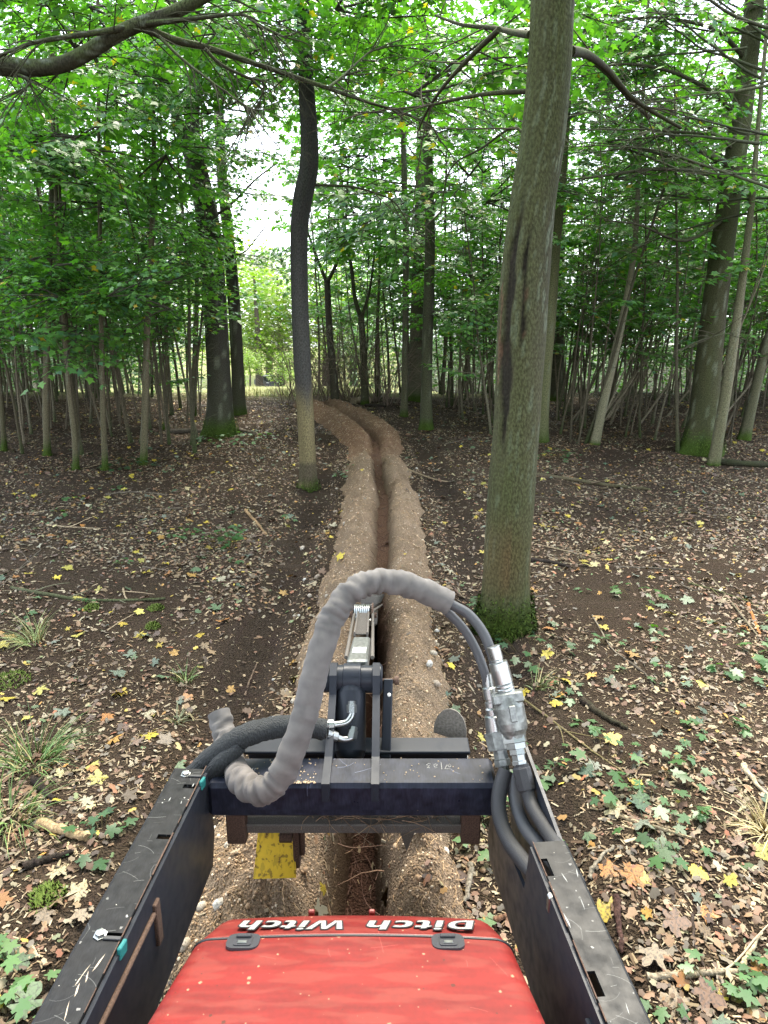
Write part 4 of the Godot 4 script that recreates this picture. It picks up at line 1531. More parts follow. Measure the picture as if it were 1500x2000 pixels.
	for i in path.size():
		# pleats are deepest where the sleeve bends
		var bend := 0.0
		if i > 3 and i < path.size() - 4:
			bend = (path[i + 3] - path[i]).normalized().angle_to((path[i] - path[i - 3]).normalized())
		for s in 33:
			var k := i * 33 + s
			var a := TAU * (s % 32) / 32
			var n1 := sin(i * 1.15 + 2.6 * sin(a + 1.0) + 5.0 * noise.get_noise_2d(i * 26.0, a * 9.0))
			var n2 := noise.get_noise_3d(cos(a) * 60.0, i * 18.0, sin(a) * 60.0)
			var n3 := fine.get_noise_3d(cos(a) * 90.0 + 40.0, i * 30.0, sin(a) * 90.0)
			var push := 0.0022 * n2 + 0.0003 * n3 + n1 * clampf(bend * 0.036, 0.0003, 0.0050)
			b.v[k] += b.n[k] * push
			var tone := 1.0 + 0.22 * noise.get_noise_3d(cos(a) * 25.0, i * 9.0, sin(a) * 25.0)
			tone *= 1.0 + 0.22 * n1 * clampf(bend * 9.0, 0.1, 1.0)
			var mud := smoothstep(0.62, 0.15, absf(i - 40.0) / 60.0)
			b.c[k] = Color(tone, tone, tone).lerp(Color(0.62, 0.55, 0.50) * tone, mud * 0.6)
	for i in path.size():
		for s in 33:
			var k := i * 33 + s
			var l := i * 33 + (s - 1 if s > 0 else 31)
			var r := i * 33 + (s + 1 if s < 32 else 1)
			var nn := (b.v[r] - b.v[l]).cross(b.v[mini(i + 1, path.size() - 1) * 33 + s] - b.v[maxi(i - 1, 0) * 33 + s]).normalized()
			b.n[k] = nn if nn.dot(b.n[k]) > 0 else -nn
	var sleeve := part("hose_sleeve", b.mesh(), M.sleeve_cloth, t)
	sleeve.set_meta("label", "long grey cloth sleeve looping over the beam in a high arch")
	# the sleeve's open near end shows the dark hoses inside
	b = Buf.new()
	b.tube(PackedVector3Array([path[2], path[6]]), PackedFloat32Array([0.030]), 12)
	part("sleeve_filling", b.mesh(), M.rubber, sleeve)
	# two hoses leaving the sleeve for the couplers
	part("pressure_hose", hose([[850, 1163, -2.10], [880, 1180, -2.10], [915, 1200, -2.09], [943, 1235, -2.06], [960, 1275, -2.03], [968, 1300, -2.01]], 0.0165), M.dull_hose, t)
	part("pressure_hose", hose([[845, 1175, -2.12], [868, 1190, -2.12], [905, 1228, -2.11], [930, 1270, -2.09], [946, 1312, -2.06], [952, 1340, -2.05]], 0.015), M.dull_hose, t)
	# big quick coupler
	b = Buf.new()
	var a0 := at_z(963, 1262, -2.02)
	var a1 := at_z(991, 1358, -1.97)
	b.turned(a0, a1, [[0.0, 0.021], [0.02, 0.0215], [0.26, 0.0215], [0.28, 0.019], [0.32, 0.019], [0.33, 0.030], [0.46, 0.031], [0.74, 0.031], [0.76, 0.026], [0.78, 0.029], [0.82, 0.029], [0.83, 0.0265], [0.85, 0.029], [0.89, 0.029], [0.90, 0.0265], [0.92, 0.029], [1.0, 0.029]], 22)
	var qc := part("quick_coupler", b.mesh(), M.plated_steel, t)
	b = Buf.new()
	var c0 := at_z(989, 1352, -1.97)
	var c1 := at_z(1006, 1440, -1.91)
	var cd := (c1 - c0).normalized()
	b.box(frame(c0 + cd * 0.016, Vector3(1, 0.2, 0.05), cd), Vector3(0.098, 0.034, 0.075), 0.005)
	b.turned(c0 + cd * 0.015, c1, [[0.0, 0.040], [0.25, 0.047], [0.62, 0.047], [0.80, 0.044], [0.92, 0.036], [1.0, 0.034]], 24)
	# raised pad on its back
	b.box(frame(c0.lerp(c1, 0.48) + Vector3(0.0, 0.024, 0.040), Vector3(1, 0.2, 0.05), cd), Vector3(0.022, 0.05, 0.012), 0.003)
	part("coupler_body", b.mesh(), M.cast_steel, qc)
	b = Buf.new()
	var e1 := at_z(1018, 1506, -1.855)
	b.turned(c1 - cd * 0.004, e1, [[0.0, 0.036], [0.18, 0.038], [0.2, 0.034], [0.36, 0.034], [0.38, 0.026], [0.52, 0.027], [0.54, 0.022], [0.7, 0.022], [0.72, 0.025], [0.82, 0.025], [0.84, 0.019], [1.0, 0.019]], 6, Color.WHITE, true)
	part("hex_adaptor", b.mesh(), M.plated_steel, qc)
	# smaller coupler beside it
	b = Buf.new()
	a0 = at_z(951, 1316, -2.06)
	a1 = at_z(968, 1430, -2.0)
	b.turned(a0, a1, [[0.0, 0.017], [0.22, 0.017], [0.24, 0.023], [0.42, 0.023], [0.43, 0.019], [0.47, 0.019], [0.48, 0.022], [0.56, 0.022], [0.57, 0.019], [0.6, 0.023], [0.7, 0.023], [0.72, 0.030], [1.0, 0.032]], 20)
	qc = part("quick_coupler", b.mesh(), M.plated_steel, t)
	b = Buf.new()
	e1 = at_z(987, 1514, -1.93)
	b.turned(a1, e1, [[0.0, 0.040], [0.4, 0.040], [0.42, 0.024], [0.62, 0.024], [0.64, 0.028], [0.78, 0.028], [0.8, 0.018], [1.0, 0.018]], 8, Color.WHITE, true)
	part("coupler_body", b.mesh(), M.cast_steel, qc)
	# black sleeve from the left arm to the elbows
	b = Buf.new()
	path = curve(px_path([[318, 1640, -2.0], [352, 1560, -2.0], [395, 1500, -1.99], [465, 1444, -1.99], [530, 1422, -2.05], [590, 1418, -2.07], [632, 1425, -2.09]]), 60)
	rr = PackedFloat32Array()
	for i in path.size(): rr.push_back((0.040 - 0.004 * i / 60.0) * (1.0 + 0.10 * noise.get_noise_1d(i * 120.0)))
	b.tube(path, rr, 20)
	var bs := part("black_sleeve", b.mesh(), M.black_cloth, t)
	b = Buf.new()
	b.tube(curve(px_path([[385, 1590, -1.98], [405, 1535, -1.96], [432, 1490, -1.95], [470, 1456, -1.97]]), 24), radii([0.030, 0.034, 0.024], 24), 16)
	part("sleeve_fold", b.mesh(), M.black_cloth, bs)

# ---------------------------------------------------------------- ground plants, sticks, leaves
func grass_tuft(label: String, at: Vector3, r: float, high: float, count: int, tone: Color, flop := Vector3.ZERO) -> void:
	var t := thing("grass_tuft", label, "grass tuft", at)
	var b := Buf.new()
	for i in count:
		var a := f(0, TAU)
		var p := Vector3(cos(a), 0, sin(a)) * r * sqrt(rng.randf()) * 0.6
		p.y = surface(at.x + p.x, at.z + p.z) - at.y
		var d := (Vector3(cos(a) * 0.6, 1.2, sin(a) * 0.6) + flop + Vector3(f(-0.4, 0.4), 0, f(-0.4, 0.4))).normalized()
		var side := d.cross(Vector3(f(-1, 1), 0.1, f(-1, 1))).normalized()
		var ln := high * f(0.5, 1.3)
		var w := f(0.002, 0.0045)
		var c := tone * f(0.6, 1.3) if rng.randf() < 0.8 else Color(0.36, 0.30, 0.13) * f(0.7, 1.2)
		var last := [b.add(p - side * w, Vector3.UP, c), b.add(p + side * w, Vector3.UP, c)]
		for k in range(1, 6):
			d = (d + (Vector3(d.x, 0, d.z) + flop) * 0.14 + Vector3.DOWN * 0.17).normalized()
			p += d * ln / 5
			var ww := w * (1.0 - k / 5.2)
			var up := (side.cross(d) + Vector3.UP * 0.3).normalized()
			var cur := [b.add(p - side * ww, up, c), b.add(p + side * ww, up, c)]
			b.face(last[0], last[1], cur[1])
			b.face(last[0], cur[1], cur[0])
			last = cur
	part("blades", b.mesh(), M.leaf_dry, t, "stuff")

func herb(label: String, at: Vector3, r: float, high: float, leaves: int, size: float, tone: Color, group := "") -> void:
	var t := thing("seedling_plant", label, "plant", at, group)
	var stem := Buf.new()
	var q := RandomNumberGenerator.new()
	q.seed = int(absf(at.x) * 1000.0 + absf(at.z) * 777.0)
	for i in leaves:
		var a := q.randf() * TAU
		var k := sqrt(q.randf())
		var tip := Vector3(cos(a) * r * k, 0, sin(a) * r * k)
		tip.y = surface(at.x + tip.x, at.z + tip.z) - at.y + high * q.randf_range(0.35, 1.0) * (1.1 - 0.5 * k)
		var foot := Vector3(cos(a) * r * k * 0.5, surface(at.x + tip.x * 0.5, at.z + tip.z * 0.5) - at.y - 0.01, sin(a) * r * k * 0.5)
		stem.tube(curve([foot, foot.lerp(tip, 0.55) + Vector3(0, high * 0.2, 0), tip], 4), radii([0.0022, 0.0012], 4), 3, Color(0.09, 0.07, 0.035), false)
		var lf := Buf.new()
		var d := (Vector3(cos(a), q.randf_range(-0.3, 0.15), sin(a)) + Vector3(q.randf_range(-0.5, 0.5), 0, q.randf_range(-0.5, 0.5))).normalized()
		lf.leaf(tip, d, (Vector3.UP + Vector3(q.randf_range(-0.4, 0.4), 0, q.randf_range(-0.4, 0.4))).normalized(), 0.78 * size * q.randf_range(0.6, 1.2), tone * q.randf_range(0.7, 1.3), lobed, 0.2)
		part("leaf", lf.mesh(), M.leaf, t)
	part("stems", stem.mesh(), M.twig, t)

func stick(label: String, px: Array, r: float, tone: Color, opt := {}) -> void:
	var pts := []
	for i in px.size():
		var p := on_ground(px[i][0], px[i][1])
		p.y = surface(p.x, p.z) + r * 0.55 + (opt.get("lift", 0.0) * i)
		pts.append(p)
	var at: Vector3 = pts[0]
	var t := thing(opt.get("name", "fallen_stick"), label, opt.get("category", "stick"), at, opt.get("group", "sticks lying on the woodland floor"))
	for i in pts.size(): pts[i] = pts[i] - at
	var n := 14
	var path := curve(pts, n)
	var q := RandomNumberGenerator.new()
	q.seed = int(px[0][0] + px[0][1] * 3)
	var rr := PackedFloat32Array()
	for i in path.size():
		path[i] += Vector3(q.randf_range(-1, 1), q.randf_range(-0.2, 0.5), q.randf_range(-1, 1)) * r * 0.35
		rr.push_back(r * lerpf(1.0, opt.get("taper", 0.55), i / float(n)) * q.randf_range(0.88, 1.12))
	var b := Buf.new()
	var moss: float = opt.get("moss", 0.0)
	b.tube(path, rr, 10 if r > 0.012 else 6, func(u: float, a: float) -> Color:
		var c := tone * (0.85 + 0.6 * fine.get_noise_2d(u * 700.0 + px[0][0], a * 30.0))
		return c.lerp(Color(0.07, 0.10, 0.025), clampf(moss * (1.0 + 2.0 * noise.get_noise_2d(u * 90.0, a * 20.0)), 0.0, 0.9)))
	part("wood", b.mesh(), M.bark, t)
	if opt.get("forks", 0) > 0:
		b = Buf.new()
		for k in int(opt.forks):
			var i := q.randi_range(3, n - 2)
			var d := (path[i + 1] - path[i]).normalized()
			var s := d.cross(Vector3.UP) * (1.0 if k % 2 else -1.0)
			b.tube(wander(q, path[i], (d + s * q.randf_range(0.5, 1.0) + Vector3.UP * 0.1).normalized(), q.randf_range(0.12, 0.4), 5, 0.0, 0.15), radii([r * 0.4, r * 0.15], 5), 4, tone * 0.9, false)
		part("twigs", b.mesh(), M.twig, t)

func where_lies(x: float, z: float) -> String:
	var d := -z
	if x > -0.95 and x < 0.75 and d < 11.0: return "on the spoil beside the trench"
	if absf(x - (-0.92)) < 0.25: return "in the muddy rut left of the trench"
	if absf(x - 0.72) < 0.25 and d > 4.6: return "in the muddy rut right of the trench"
	if x < 0.0:
		if d < 2.4: return "on the floor beside the left lift arm"
		if d < 3.3: return "by the long grass near the left edge"
		if d < 4.6: return "between the mossy branch and the left rut"
		if d < 7.5: return "beyond the long mossy branch on the left"
		if d < 10.5: return "before the slender stems on the left"
		return "among the stems of the left thicket"
	if d < 2.4: return "on the floor beside the right lift arm"
	if d < 3.6: return "among green leaves right of the hose couplers"
	if d < 5.2: return "near the foot of the thick scarred trunk"
	if d < 8.0: return "on bare soil behind the thick scarred trunk"
	if d < 11.0: return "before the mossy trunk on the right"
	return "among the stems of the right thicket"

var leaf_kits := []
const LEAF_TONES := {
	"bright yellow": [Color(0.78, 0.60, 0.05), Color(0.70, 0.50, 0.04), Color(0.74, 0.64, 0.12)],
	"pale straw": [Color(0.62, 0.54, 0.26), Color(0.56, 0.46, 0.24), Color(0.60, 0.54, 0.36)],
	"orange": [Color(0.62, 0.26, 0.05), Color(0.66, 0.36, 0.06)],
	"russet brown": [Color(0.19, 0.095, 0.05), Color(0.24, 0.125, 0.065), Color(0.16, 0.095, 0.06)],
	"tan": [Color(0.34, 0.23, 0.12), Color(0.36, 0.26, 0.15), Color(0.25, 0.18, 0.11)],
	"dull green": [Color(0.10, 0.19, 0.07), Color(0.14, 0.24, 0.10), Color(0.09, 0.17, 0.09)],
	"grey-green": [Color(0.20, 0.26, 0.18), Color(0.26, 0.30, 0.22)],
	"red": [Color(0.42, 0.08, 0.05)],
}

func fallen_leaf(tone: String, p: Vector3, s: float, place := "") -> void:
	var kit: Array = leaf_kits[rng.randi() % leaf_kits.size()]
	var tones: Array = LEAF_TONES[tone]
	var key := "%s_%d" % [tone, rng.randi() % tones.size()]
	if not M.has(key):
		var m := mat(key, Color.WHITE, 0.55)
		var c: Color = tones[int(key.get_slice("_", 1))]
		m.albedo_color = (c * 0.52).linear_to_srgb()
		m.albedo_texture = M.leaf_print
		m.uv1_triplanar = true
		m.uv1_scale = Vector3.ONE * 1.3
		m.backlight_enabled = true
		m.backlight = Color(0.3, 0.28, 0.15)
	var o := part("fallen_leaf", kit[0], M[key])
	o.transform = lying(p.x, p.z, s, 0.28, 0.012)
	var size := "small " if s < 0.075 else "large " if s > 0.115 else ""
	tag(o, "%s%s maple leaf lying %s" % [size, tone, place if place else where_lies(p.x, p.z)], "leaf", "fallen leaves on the woodland floor")

func make_leaf_kits() -> void:
	for k in 8:
		var b := Buf.new()
		var q := RandomNumberGenerator.new()
		q.seed = 60 + k
		var sh := PackedVector2Array()
		for p in lobed: sh.push_back(p * q.randf_range(0.9, 1.1))
		b.leaf(Vector3(0, 0.04, -0.5), Vector3.BACK, Vector3.UP, 1.0, Color.WHITE, sh, q.randf_range(-0.25, 0.32))
		for i in b.v.size():
			b.v[i].y += q.randf_range(-0.05, 0.07) + 0.10 * sin(b.v[i].x * q.randf_range(3, 6) + k)
		b.tube(PackedVector3Array([Vector3(0, 0.03, -0.48), Vector3(0.03, 0.02, -0.7), Vector3(0.09, 0.0, -0.95)]), PackedFloat32Array([0.012, 0.010, 0.009]), 4)
		leaf_kits.append([b.mesh()])
	M["leaf_print"] = noise_tex(FastNoiseLite.TYPE_SIMPLEX_SMOOTH, 0.02, 5, ramp([[0.0, 0.45], [0.3, 0.75], [0.45, 0.95], [1.0, 1.0]]), 256, 91)

func floor_things() -> void:
	make_leaf_kits()
	# the leaves one can point at in the photograph
	for e in [["bright yellow", 15, 1365, 0.12], ["bright yellow", 80, 1356, 0.10], ["bright yellow", 230, 1355, 0.09], ["bright yellow", 192, 1521, 0.10], ["bright yellow", 178, 1500, 0.08], ["bright yellow", 290, 1440, 0.11], ["pale straw", 105, 1702, 0.14], ["pale straw", 164, 1745, 0.14], ["orange", 333, 1880, 0.12], ["orange", 216, 1450, 0.12], ["orange", 364, 1362, 0.10], ["dull green", 352, 1500, 0.12], ["dull green", 30, 1895, 0.15], ["dull green", 60, 1955, 0.12], ["bright yellow", 1189, 1785, 0.13], ["orange", 1240, 1712, 0.14], ["orange", 1185, 1705, 0.10], ["bright yellow", 1484, 1672, 0.11], ["pale straw", 1195, 1582, 0.12], ["tan", 1135, 1475, 0.13], ["bright yellow", 1200, 1447, 0.11], ["bright yellow", 1072, 1282, 0.10], ["bright yellow", 1022, 1358, 0.09], ["orange", 1090, 1365, 0.09], ["bright yellow", 1065, 1003, 0.10], ["pale straw", 1227, 980, 0.10], ["bright yellow", 1150, 1080, 0.09], ["bright yellow", 1190, 1097, 0.08], ["red", 170, 977, 0.17], ["bright yellow", 135, 1112, 0.12], ["bright yellow", 285, 1122, 0.11], ["dull green", 385, 1115, 0.11], ["bright yellow", 155, 1168, 0.11], ["bright yellow", 273, 1246, 0.10], ["bright yellow", 152, 1240, 0.10], ["bright yellow", 390, 1242, 0.09], ["dull green", 322, 1322, 0.10], ["grey-green", 1250, 1622, 0.16], ["dull green", 1300, 1662, 0.12], ["dull green", 1360, 1410, 0.12], ["dull green", 1240, 1575, 0.12], ["dull green", 1150, 1510, 0.10], ["grey-green", 1165, 1495, 0.10], ["tan", 1310, 1960, 0.14], ["russet brown", 1390, 1958, 0.14], ["bright yellow", 1400, 1955, 0.08], ["russet brown", 1325, 1810, 0.12], ["tan", 1270, 1880, 0.13], ["dull green", 1290, 1185, 0.11], ["dull green", 1345, 1177, 0.12], ["dull green", 1070, 1520, 0.11], ["dull green", 420, 1190, 0.12], ["grey-green", 118, 1395, 0.14], ["grey-green", 235, 1320, 0.12], ["tan", 320, 1450, 0.11], ["pale straw", 290, 1395, 0.09]]:
		fallen_leaf(e[0], on_ground(e[1], e[2]), minf(e[3] * 0.82, 0.098))
	var kinds := ["bright yellow", "bright yellow", "pale straw", "russet brown", "tan", "russet brown", "russet brown", "russet brown", "orange", "dull green", "grey-green", "tan"]
	var right := ["dull green", "dull green", "dull green", "grey-green", "orange", "tan", "russet brown", "russet brown", "bright yellow", "russet brown", "orange", "dull green"]
	var made := 0
	while made < 242:
		var z := -1.25 - 6.2 * pow(rng.randf(), 0.85)
		var half := -z * 0.60 + 0.35
		var x := f(-half, half)
		if on_spoil(x, z) and rng.randf() < 0.97: continue
		if rng.randf() < mud_share(x, z) * 0.9: continue
		if x > -0.72 and x < 0.56 and z > -2.0: continue
		var list: Array = right if x > 0 and z > -4.4 else kinds
		fallen_leaf(list[rng.randi() % list.size()], Vector3(x, 0, z), f(0.045, 0.092))
		made += 1
	# the rest of the whole leaves, farther off or smaller, past counting
	var t1 := []
	var c1 := PackedColorArray()
	for i in 2600:
		var z := -1.3 - 17.0 * pow(rng.randf(), 0.62)
		var half := -z * 0.62 + 0.6
		var x := f(-half, half)
		if on_spoil(x, z) and rng.randf() < 0.96: continue
		if rng.randf() < mud_share(x, z) * 0.9: continue
		var list: Array = right if x > 0 and z > -4.2 else kinds
		var tones: Array = LEAF_TONES[list[rng.randi() % list.size()]]
		t1.append(lying(x, z, f(0.035, 0.085), 0.45, 0.009))
		c1.push_back((tones[rng.randi() % tones.size()] as Color) * f(0.25, 0.62))
	scatter("fallen_leaves", leaf_kits[2][0], M.leaf_dry, t1, c1)
	# sticks
	var grey := Color(0.19, 0.155, 0.115)
	var pale := Color(0.50, 0.38, 0.24)
	var dark := Color(0.055, 0.042, 0.034)
	stick("long mossy grey branch lying across the floor near the left edge", [[22, 1150], [90, 1163], [180, 1175], [322, 1172]], 0.017, Color(0.15, 0.14, 0.09), {"moss": 0.4, "forks": 3})
	stick("short freshly broken orange-brown stick left of the trench", [[480, 998], [500, 1022], [521, 1046]], 0.018, Color(0.42, 0.27, 0.14), {"taper": 0.6})
	stick("thick peeled pale stick beside the left lift arm", [[72, 1612], [120, 1625], [172, 1641]], 0.022, Color(0.68, 0.47, 0.26), {"taper": 0.8})
	stick("dark rotten stick below the peeled pale stick", [[50, 1695], [95, 1682], [142, 1668]], 0.018, dark)
	stick("short black rotten stick beside the left grass", [[68, 1525], [86, 1548], [106, 1566]], 0.02, dark)
	stick("thin pale stick standing out of the litter left of the bonnet hose", [[210, 1232], [235, 1215], [262, 1200]], 0.006, pale)
	stick("thin twig crossing the floor at the left edge", [[0, 1148], [40, 1110], [85, 1070]], 0.007, grey, {"forks": 2})
	stick("thin bent root in the left muddy rut", [[478, 1358], [490, 1325], [502, 1298]], 0.007, Color(0.24, 0.17, 0.12))
	stick("pale twig lying before the mossy foot of the forked trunk", [[205, 968], [260, 962], [330, 968]], 0.014, grey, {"forks": 3})
	stick("grey log lying left of the forked trunk", [[330, 846], [370, 845], [412, 846]], 0.05, Color(0.15, 0.125, 0.095), {"name": "fallen_log", "category": "log", "group": "", "taper": 0.85})
	stick("grey log lying right of the forked trunk", [[455, 842], [475, 845], [498, 850]], 0.055, Color(0.17, 0.14, 0.10), {"name": "fallen_log", "category": "log", "group": "", "taper": 0.7})
	stick("pale sawn log by the bend of the trench", [[688, 788], [702, 787], [719, 787]], 0.10, Color(0.42, 0.33, 0.22), {"name": "fallen_log", "category": "log", "group": "", "taper": 0.95})
	stick("dark log lying right of the pale sawn log", [[712, 794], [735, 794], [752, 796]], 0.04, dark, {"name": "fallen_log", "category": "log", "group": "", "taper": 0.9})
	stick("black stick beside the thick scarred trunk", [[1034, 1096], [1075, 1100], [1112, 1110]], 0.022, dark)
	stick("thin pale wand lying right of the thick scarred trunk", [[1050, 1064], [1110, 1078], [1172, 1091]], 0.007, pale)
	stick("mossy fallen bough behind the thick scarred trunk", [[1042, 930], [1130, 942], [1200, 952], [1268, 960]], 0.036, Color(0.15, 0.11, 0.075), {"moss": 0.25, "forks": 4})
	stick("dark log lying beside the leaning pale stem on the right", [[1392, 906], [1450, 910], [1530, 914]], 0.06, Color(0.05, 0.042, 0.03), {"name": "fallen_log", "category": "log", "group": "", "moss": 0.2, "taper": 0.8})
	stick("curved pale twig among the leaves right of the couplers", [[1157, 1203], [1175, 1235], [1195, 1268], [1218, 1286]], 0.007, Color(0.36, 0.30, 0.22))
	stick("long thin twig slanting down at the right edge", [[1390, 1132], [1430, 1180], [1482, 1246]], 0.009, Color(0.27, 0.23, 0.15), {"forks": 2})
	stick("orange splintered stick at the right edge", [[1461, 1182], [1472, 1212], [1484, 1240]], 0.013, Color(0.56, 0.23, 0.08))
	stick("mossy twig crossing above the orange splintered stick", [[1345, 1140], [1400, 1155], [1470, 1180]], 0.010, Color(0.17, 0.16, 0.08), {"moss": 0.3, "forks": 2})
	stick("thick dark stick right of the hose couplers", [[1140, 1372], [1175, 1400], [1222, 1424]], 0.02, Color(0.07, 0.05, 0.04), {"moss": 0.15})
	stick("long thin bramble stem running down past the couplers", [[1018, 1364], [1100, 1425], [1160, 1470], [1222, 1512]], 0.007, Color(0.26, 0.21, 0.10), {"forks": 2})
	stick("peeled pale stick lying between green leaves on the right", [[1192, 1588], [1240, 1608], [1290, 1622], [1352, 1640]], 0.011, Color(0.60, 0.47, 0.30))
	stick("short hooked pale stick beside the right lift arm", [[1150, 1722], [1162, 1690], [1197, 1656]], 0.012, Color(0.42, 0.36, 0.27))
	stick("long pale branch lying across the bottom right corner", [[1262, 1912], [1350, 1908], [1440, 1900], [1530, 1905]], 0.013, Color(0.45, 0.37, 0.26), {"forks": 2})
	stick("pale wood splinter at the right edge", [[1452, 1498], [1472, 1528], [1503, 1560]], 0.016, Color(0.66, 0.54, 0.36), {"taper": 0.3})
	stick("curved pale splinter near the bottom right corner", [[1447, 1893], [1465, 1862], [1488, 1820]], 0.012, Color(0.66, 0.53, 0.33), {"taper": 0.3})
	stick("reddish dark stick running along the right lift arm", [[1203, 1752], [1208, 1800], [1214, 1866]], 0.014, Color(0.10, 0.055, 0.045))
	stick("thin wiry dark twig right of the reddish stick", [[1352, 1788], [1358, 1850], [1395, 1930]], 0.007, Color(0.10, 0.075, 0.06))
	stick("long pole lying across the right bank of the trench", [[792, 930], [860, 938], [960, 948]], 0.013, Color(0.40, 0.30, 0.19))
	stick("twig lying on the floor right of the trench", [[870, 868], [905, 860], [940, 852]], 0.011, grey)
	stick("short pale stick beside the right foot of the beam", [[920, 1690], [915, 1740], [905, 1770]], 0.013, Color(0.30, 0.26, 0.20))
	stick("brown stick pointing from the bonnet to the right arm", [[965, 1800], [1000, 1790], [1040, 1778]], 0.012, Color(0.24, 0.13, 0.08))
	for i in 34:
		var z := f(-3.0, -14.0)
		var x := f(-0.55, 0.55) * -z
		if absf(x) < 1.0: continue
		var a := f(0, PI)
		var ln := f(0.2, 0.8)
		var p := Vector3(x, 0, z)
		var q := p + Vector3(cos(a), 0, sin(a) * 0.6) * ln
		var pts := []
		for e in [p, p.lerp(q, 0.5) + Vector3(f(-0.05, 0.05), 0, f(-0.05, 0.05)), q]: pts.append(to_px(Vector3(e.x, ground_height(e.x, e.z), e.z)))
		stick("thin %s twig lying %s" % [["grey", "pale", "brown"][i % 3], where_lies(x, z)], pts, f(0.004, 0.010), [grey, pale, Color(0.14, 0.09, 0.06)][i % 3] * f(0.8, 1.2), {"forks": i % 3})
	# grass
	grass_tuft("tall bleached grass tuft at the left edge above the mossy stick", on_ground(62, 1255), 0.12, 0.25, 100, Color(0.20, 0.25, 0.09), Vector3(-0.3, 0, 0.1))
	grass_tuft("long green grass tuft flopping over at the left edge", on_ground(70, 1490), 0.17, 0.27, 130, Color(0.12, 0.21, 0.06), Vector3(0.2, 0, 0.1))
	grass_tuft("green grass tuft below the flopping one at the left edge", on_ground(15, 1600), 0.18, 0.26, 120, Color(0.14, 0.22, 0.06), Vector3(0.2, 0, 0.3))
	grass_tuft("small grass tuft beside the left muddy rut", on_ground(362, 1330), 0.07, 0.12, 45, Color(0.13, 0.20, 0.06))
	grass_tuft("bleached straw tuft at the right edge", on_ground(1492, 1625), 0.09, 0.20, 80, Color(0.52, 0.43, 0.22), Vector3(-0.3, 0, 0))
	grass_tuft("sparse grass tuft near the sleeve's open end", on_ground(345, 1410), 0.07, 0.10, 40, Color(0.19, 0.20, 0.10))
	grass_tuft("low grass tuft in front of the hose couplers", on_ground(1050, 1340), 0.08, 0.12, 36, Color(0.15, 0.19, 0.06))
	for e in [["moss cushion beside the left lift arm", 92, 1755, 0.07], ["moss cushion below the long mossy branch", 180, 1190, 0.06], ["moss cushion at the right end of the long mossy branch", 305, 1190, 0.06], ["small moss cushion in the litter left of the rut", 300, 1225, 0.05], ["moss cushion at the left edge below the tall grass", 20, 1330, 0.12]]:
		var p := on_ground(e[1], e[2])
		var t := thing("moss_cushion", e[0], "moss", p)
		var b := Buf.new()
		for i in 420:
			var a := f(0, TAU)
			var k := sqrt(rng.randf())
			var o := Vector3(cos(a) * k * e[3], 0.03 * (1.0 - k * k), sin(a) * k * e[3])
			var d := Vector3(f(-1, 1), f(0.3, 1.4), f(-1, 1)).normalized()
			var s := d.cross(Vector3(1, 0.1, 0.4)).normalized() * 0.004
			b.tri(o - s, o + s, o + d * f(0.012, 0.026), (Vector3.UP + d).normalized(), Color(0.055, 0.09, 0.015).lerp(Color(0.11, 0.16, 0.03), rng.randf()))
		part("fronds", b.mesh(), M.bits, t, "stuff")
	# green plants
	herb("leafy green seedling clump left of the trench", on_ground(440, 1068), 0.20, 0.24, 46, 0.075, Color(0.05, 0.13, 0.035))
	herb("low green seedlings left of the leafy clump", on_ground(365, 1045), 0.20, 0.10, 18, 0.07, Color(0.06, 0.14, 0.04))
	herb("pale ground ivy at the foot of the forked trunk", on_ground(452, 862), 0.75, 0.16, 60, 0.11, Color(0.13, 0.24, 0.11))
	herb("dark ivy patch in front of the left thicket", on_ground(252, 910), 0.45, 0.12, 36, 0.11, Color(0.03, 0.075, 0.03))
	herb("dark green seedlings right of the thick scarred trunk", on_ground(1090, 895), 0.35, 0.16, 40, 0.085, Color(0.045, 0.105, 0.035))
	herb("ivy shoot on the left foot of the thick scarred trunk", on_ground(938, 1195), 0.08, 0.16, 8, 0.08, Color(0.06, 0.13, 0.05))
	herb("green seedlings behind the right end of the beam", on_ground(985, 1640), 0.20, 0.14, 20, 0.10, Color(0.13, 0.24, 0.09))
	herb("green seedling in the litter below the bare soil on the right", on_ground(1250, 1165), 0.20, 0.10, 12, 0.09, Color(0.07, 0.15, 0.04))
	herb("green seedling at the right edge beside the long twig", on_ground(1490, 1290), 0.16, 0.14, 14, 0.10, Color(0.08, 0.17, 0.05))
	herb("green maple seedlings by the couplers' right side", on_ground(1190, 1500), 0.30, 0.09, 16, 0.085, Color(0.09, 0.18, 0.06))
	herb("green maple seedlings beside the grey-green leaf on the right", on_ground(1270, 1590), 0.30, 0.09, 16, 0.085, Color(0.08, 0.17, 0.06))
	herb("green leaves low against the foot of the thick scarred trunk", on_ground(1030, 1265), 0.28, 0.10, 24, 0.085, Color(0.06, 0.13, 0.05))
	herb("green seedling on the left bank beyond the slender trunk's foot", on_ground(672, 928), 0.14, 0.10, 12, 0.09, Color(0.10, 0.20, 0.06))
	herb("round-leaved seedling at the bottom left edge", on_ground(35, 1885), 0.10, 0.09, 9, 0.10, Color(0.13, 0.24, 0.08))
	herb("small seedling in the bottom left corner", on_ground(62, 1962), 0.08, 0.07, 7, 0.08, Color(0.12, 0.22, 0.08))
	herb("green ivy sprig by the left arm's bolt head", on_ground(200, 1640), 0.16, 0.06, 12, 0.075, Color(0.06, 0.13, 0.05))
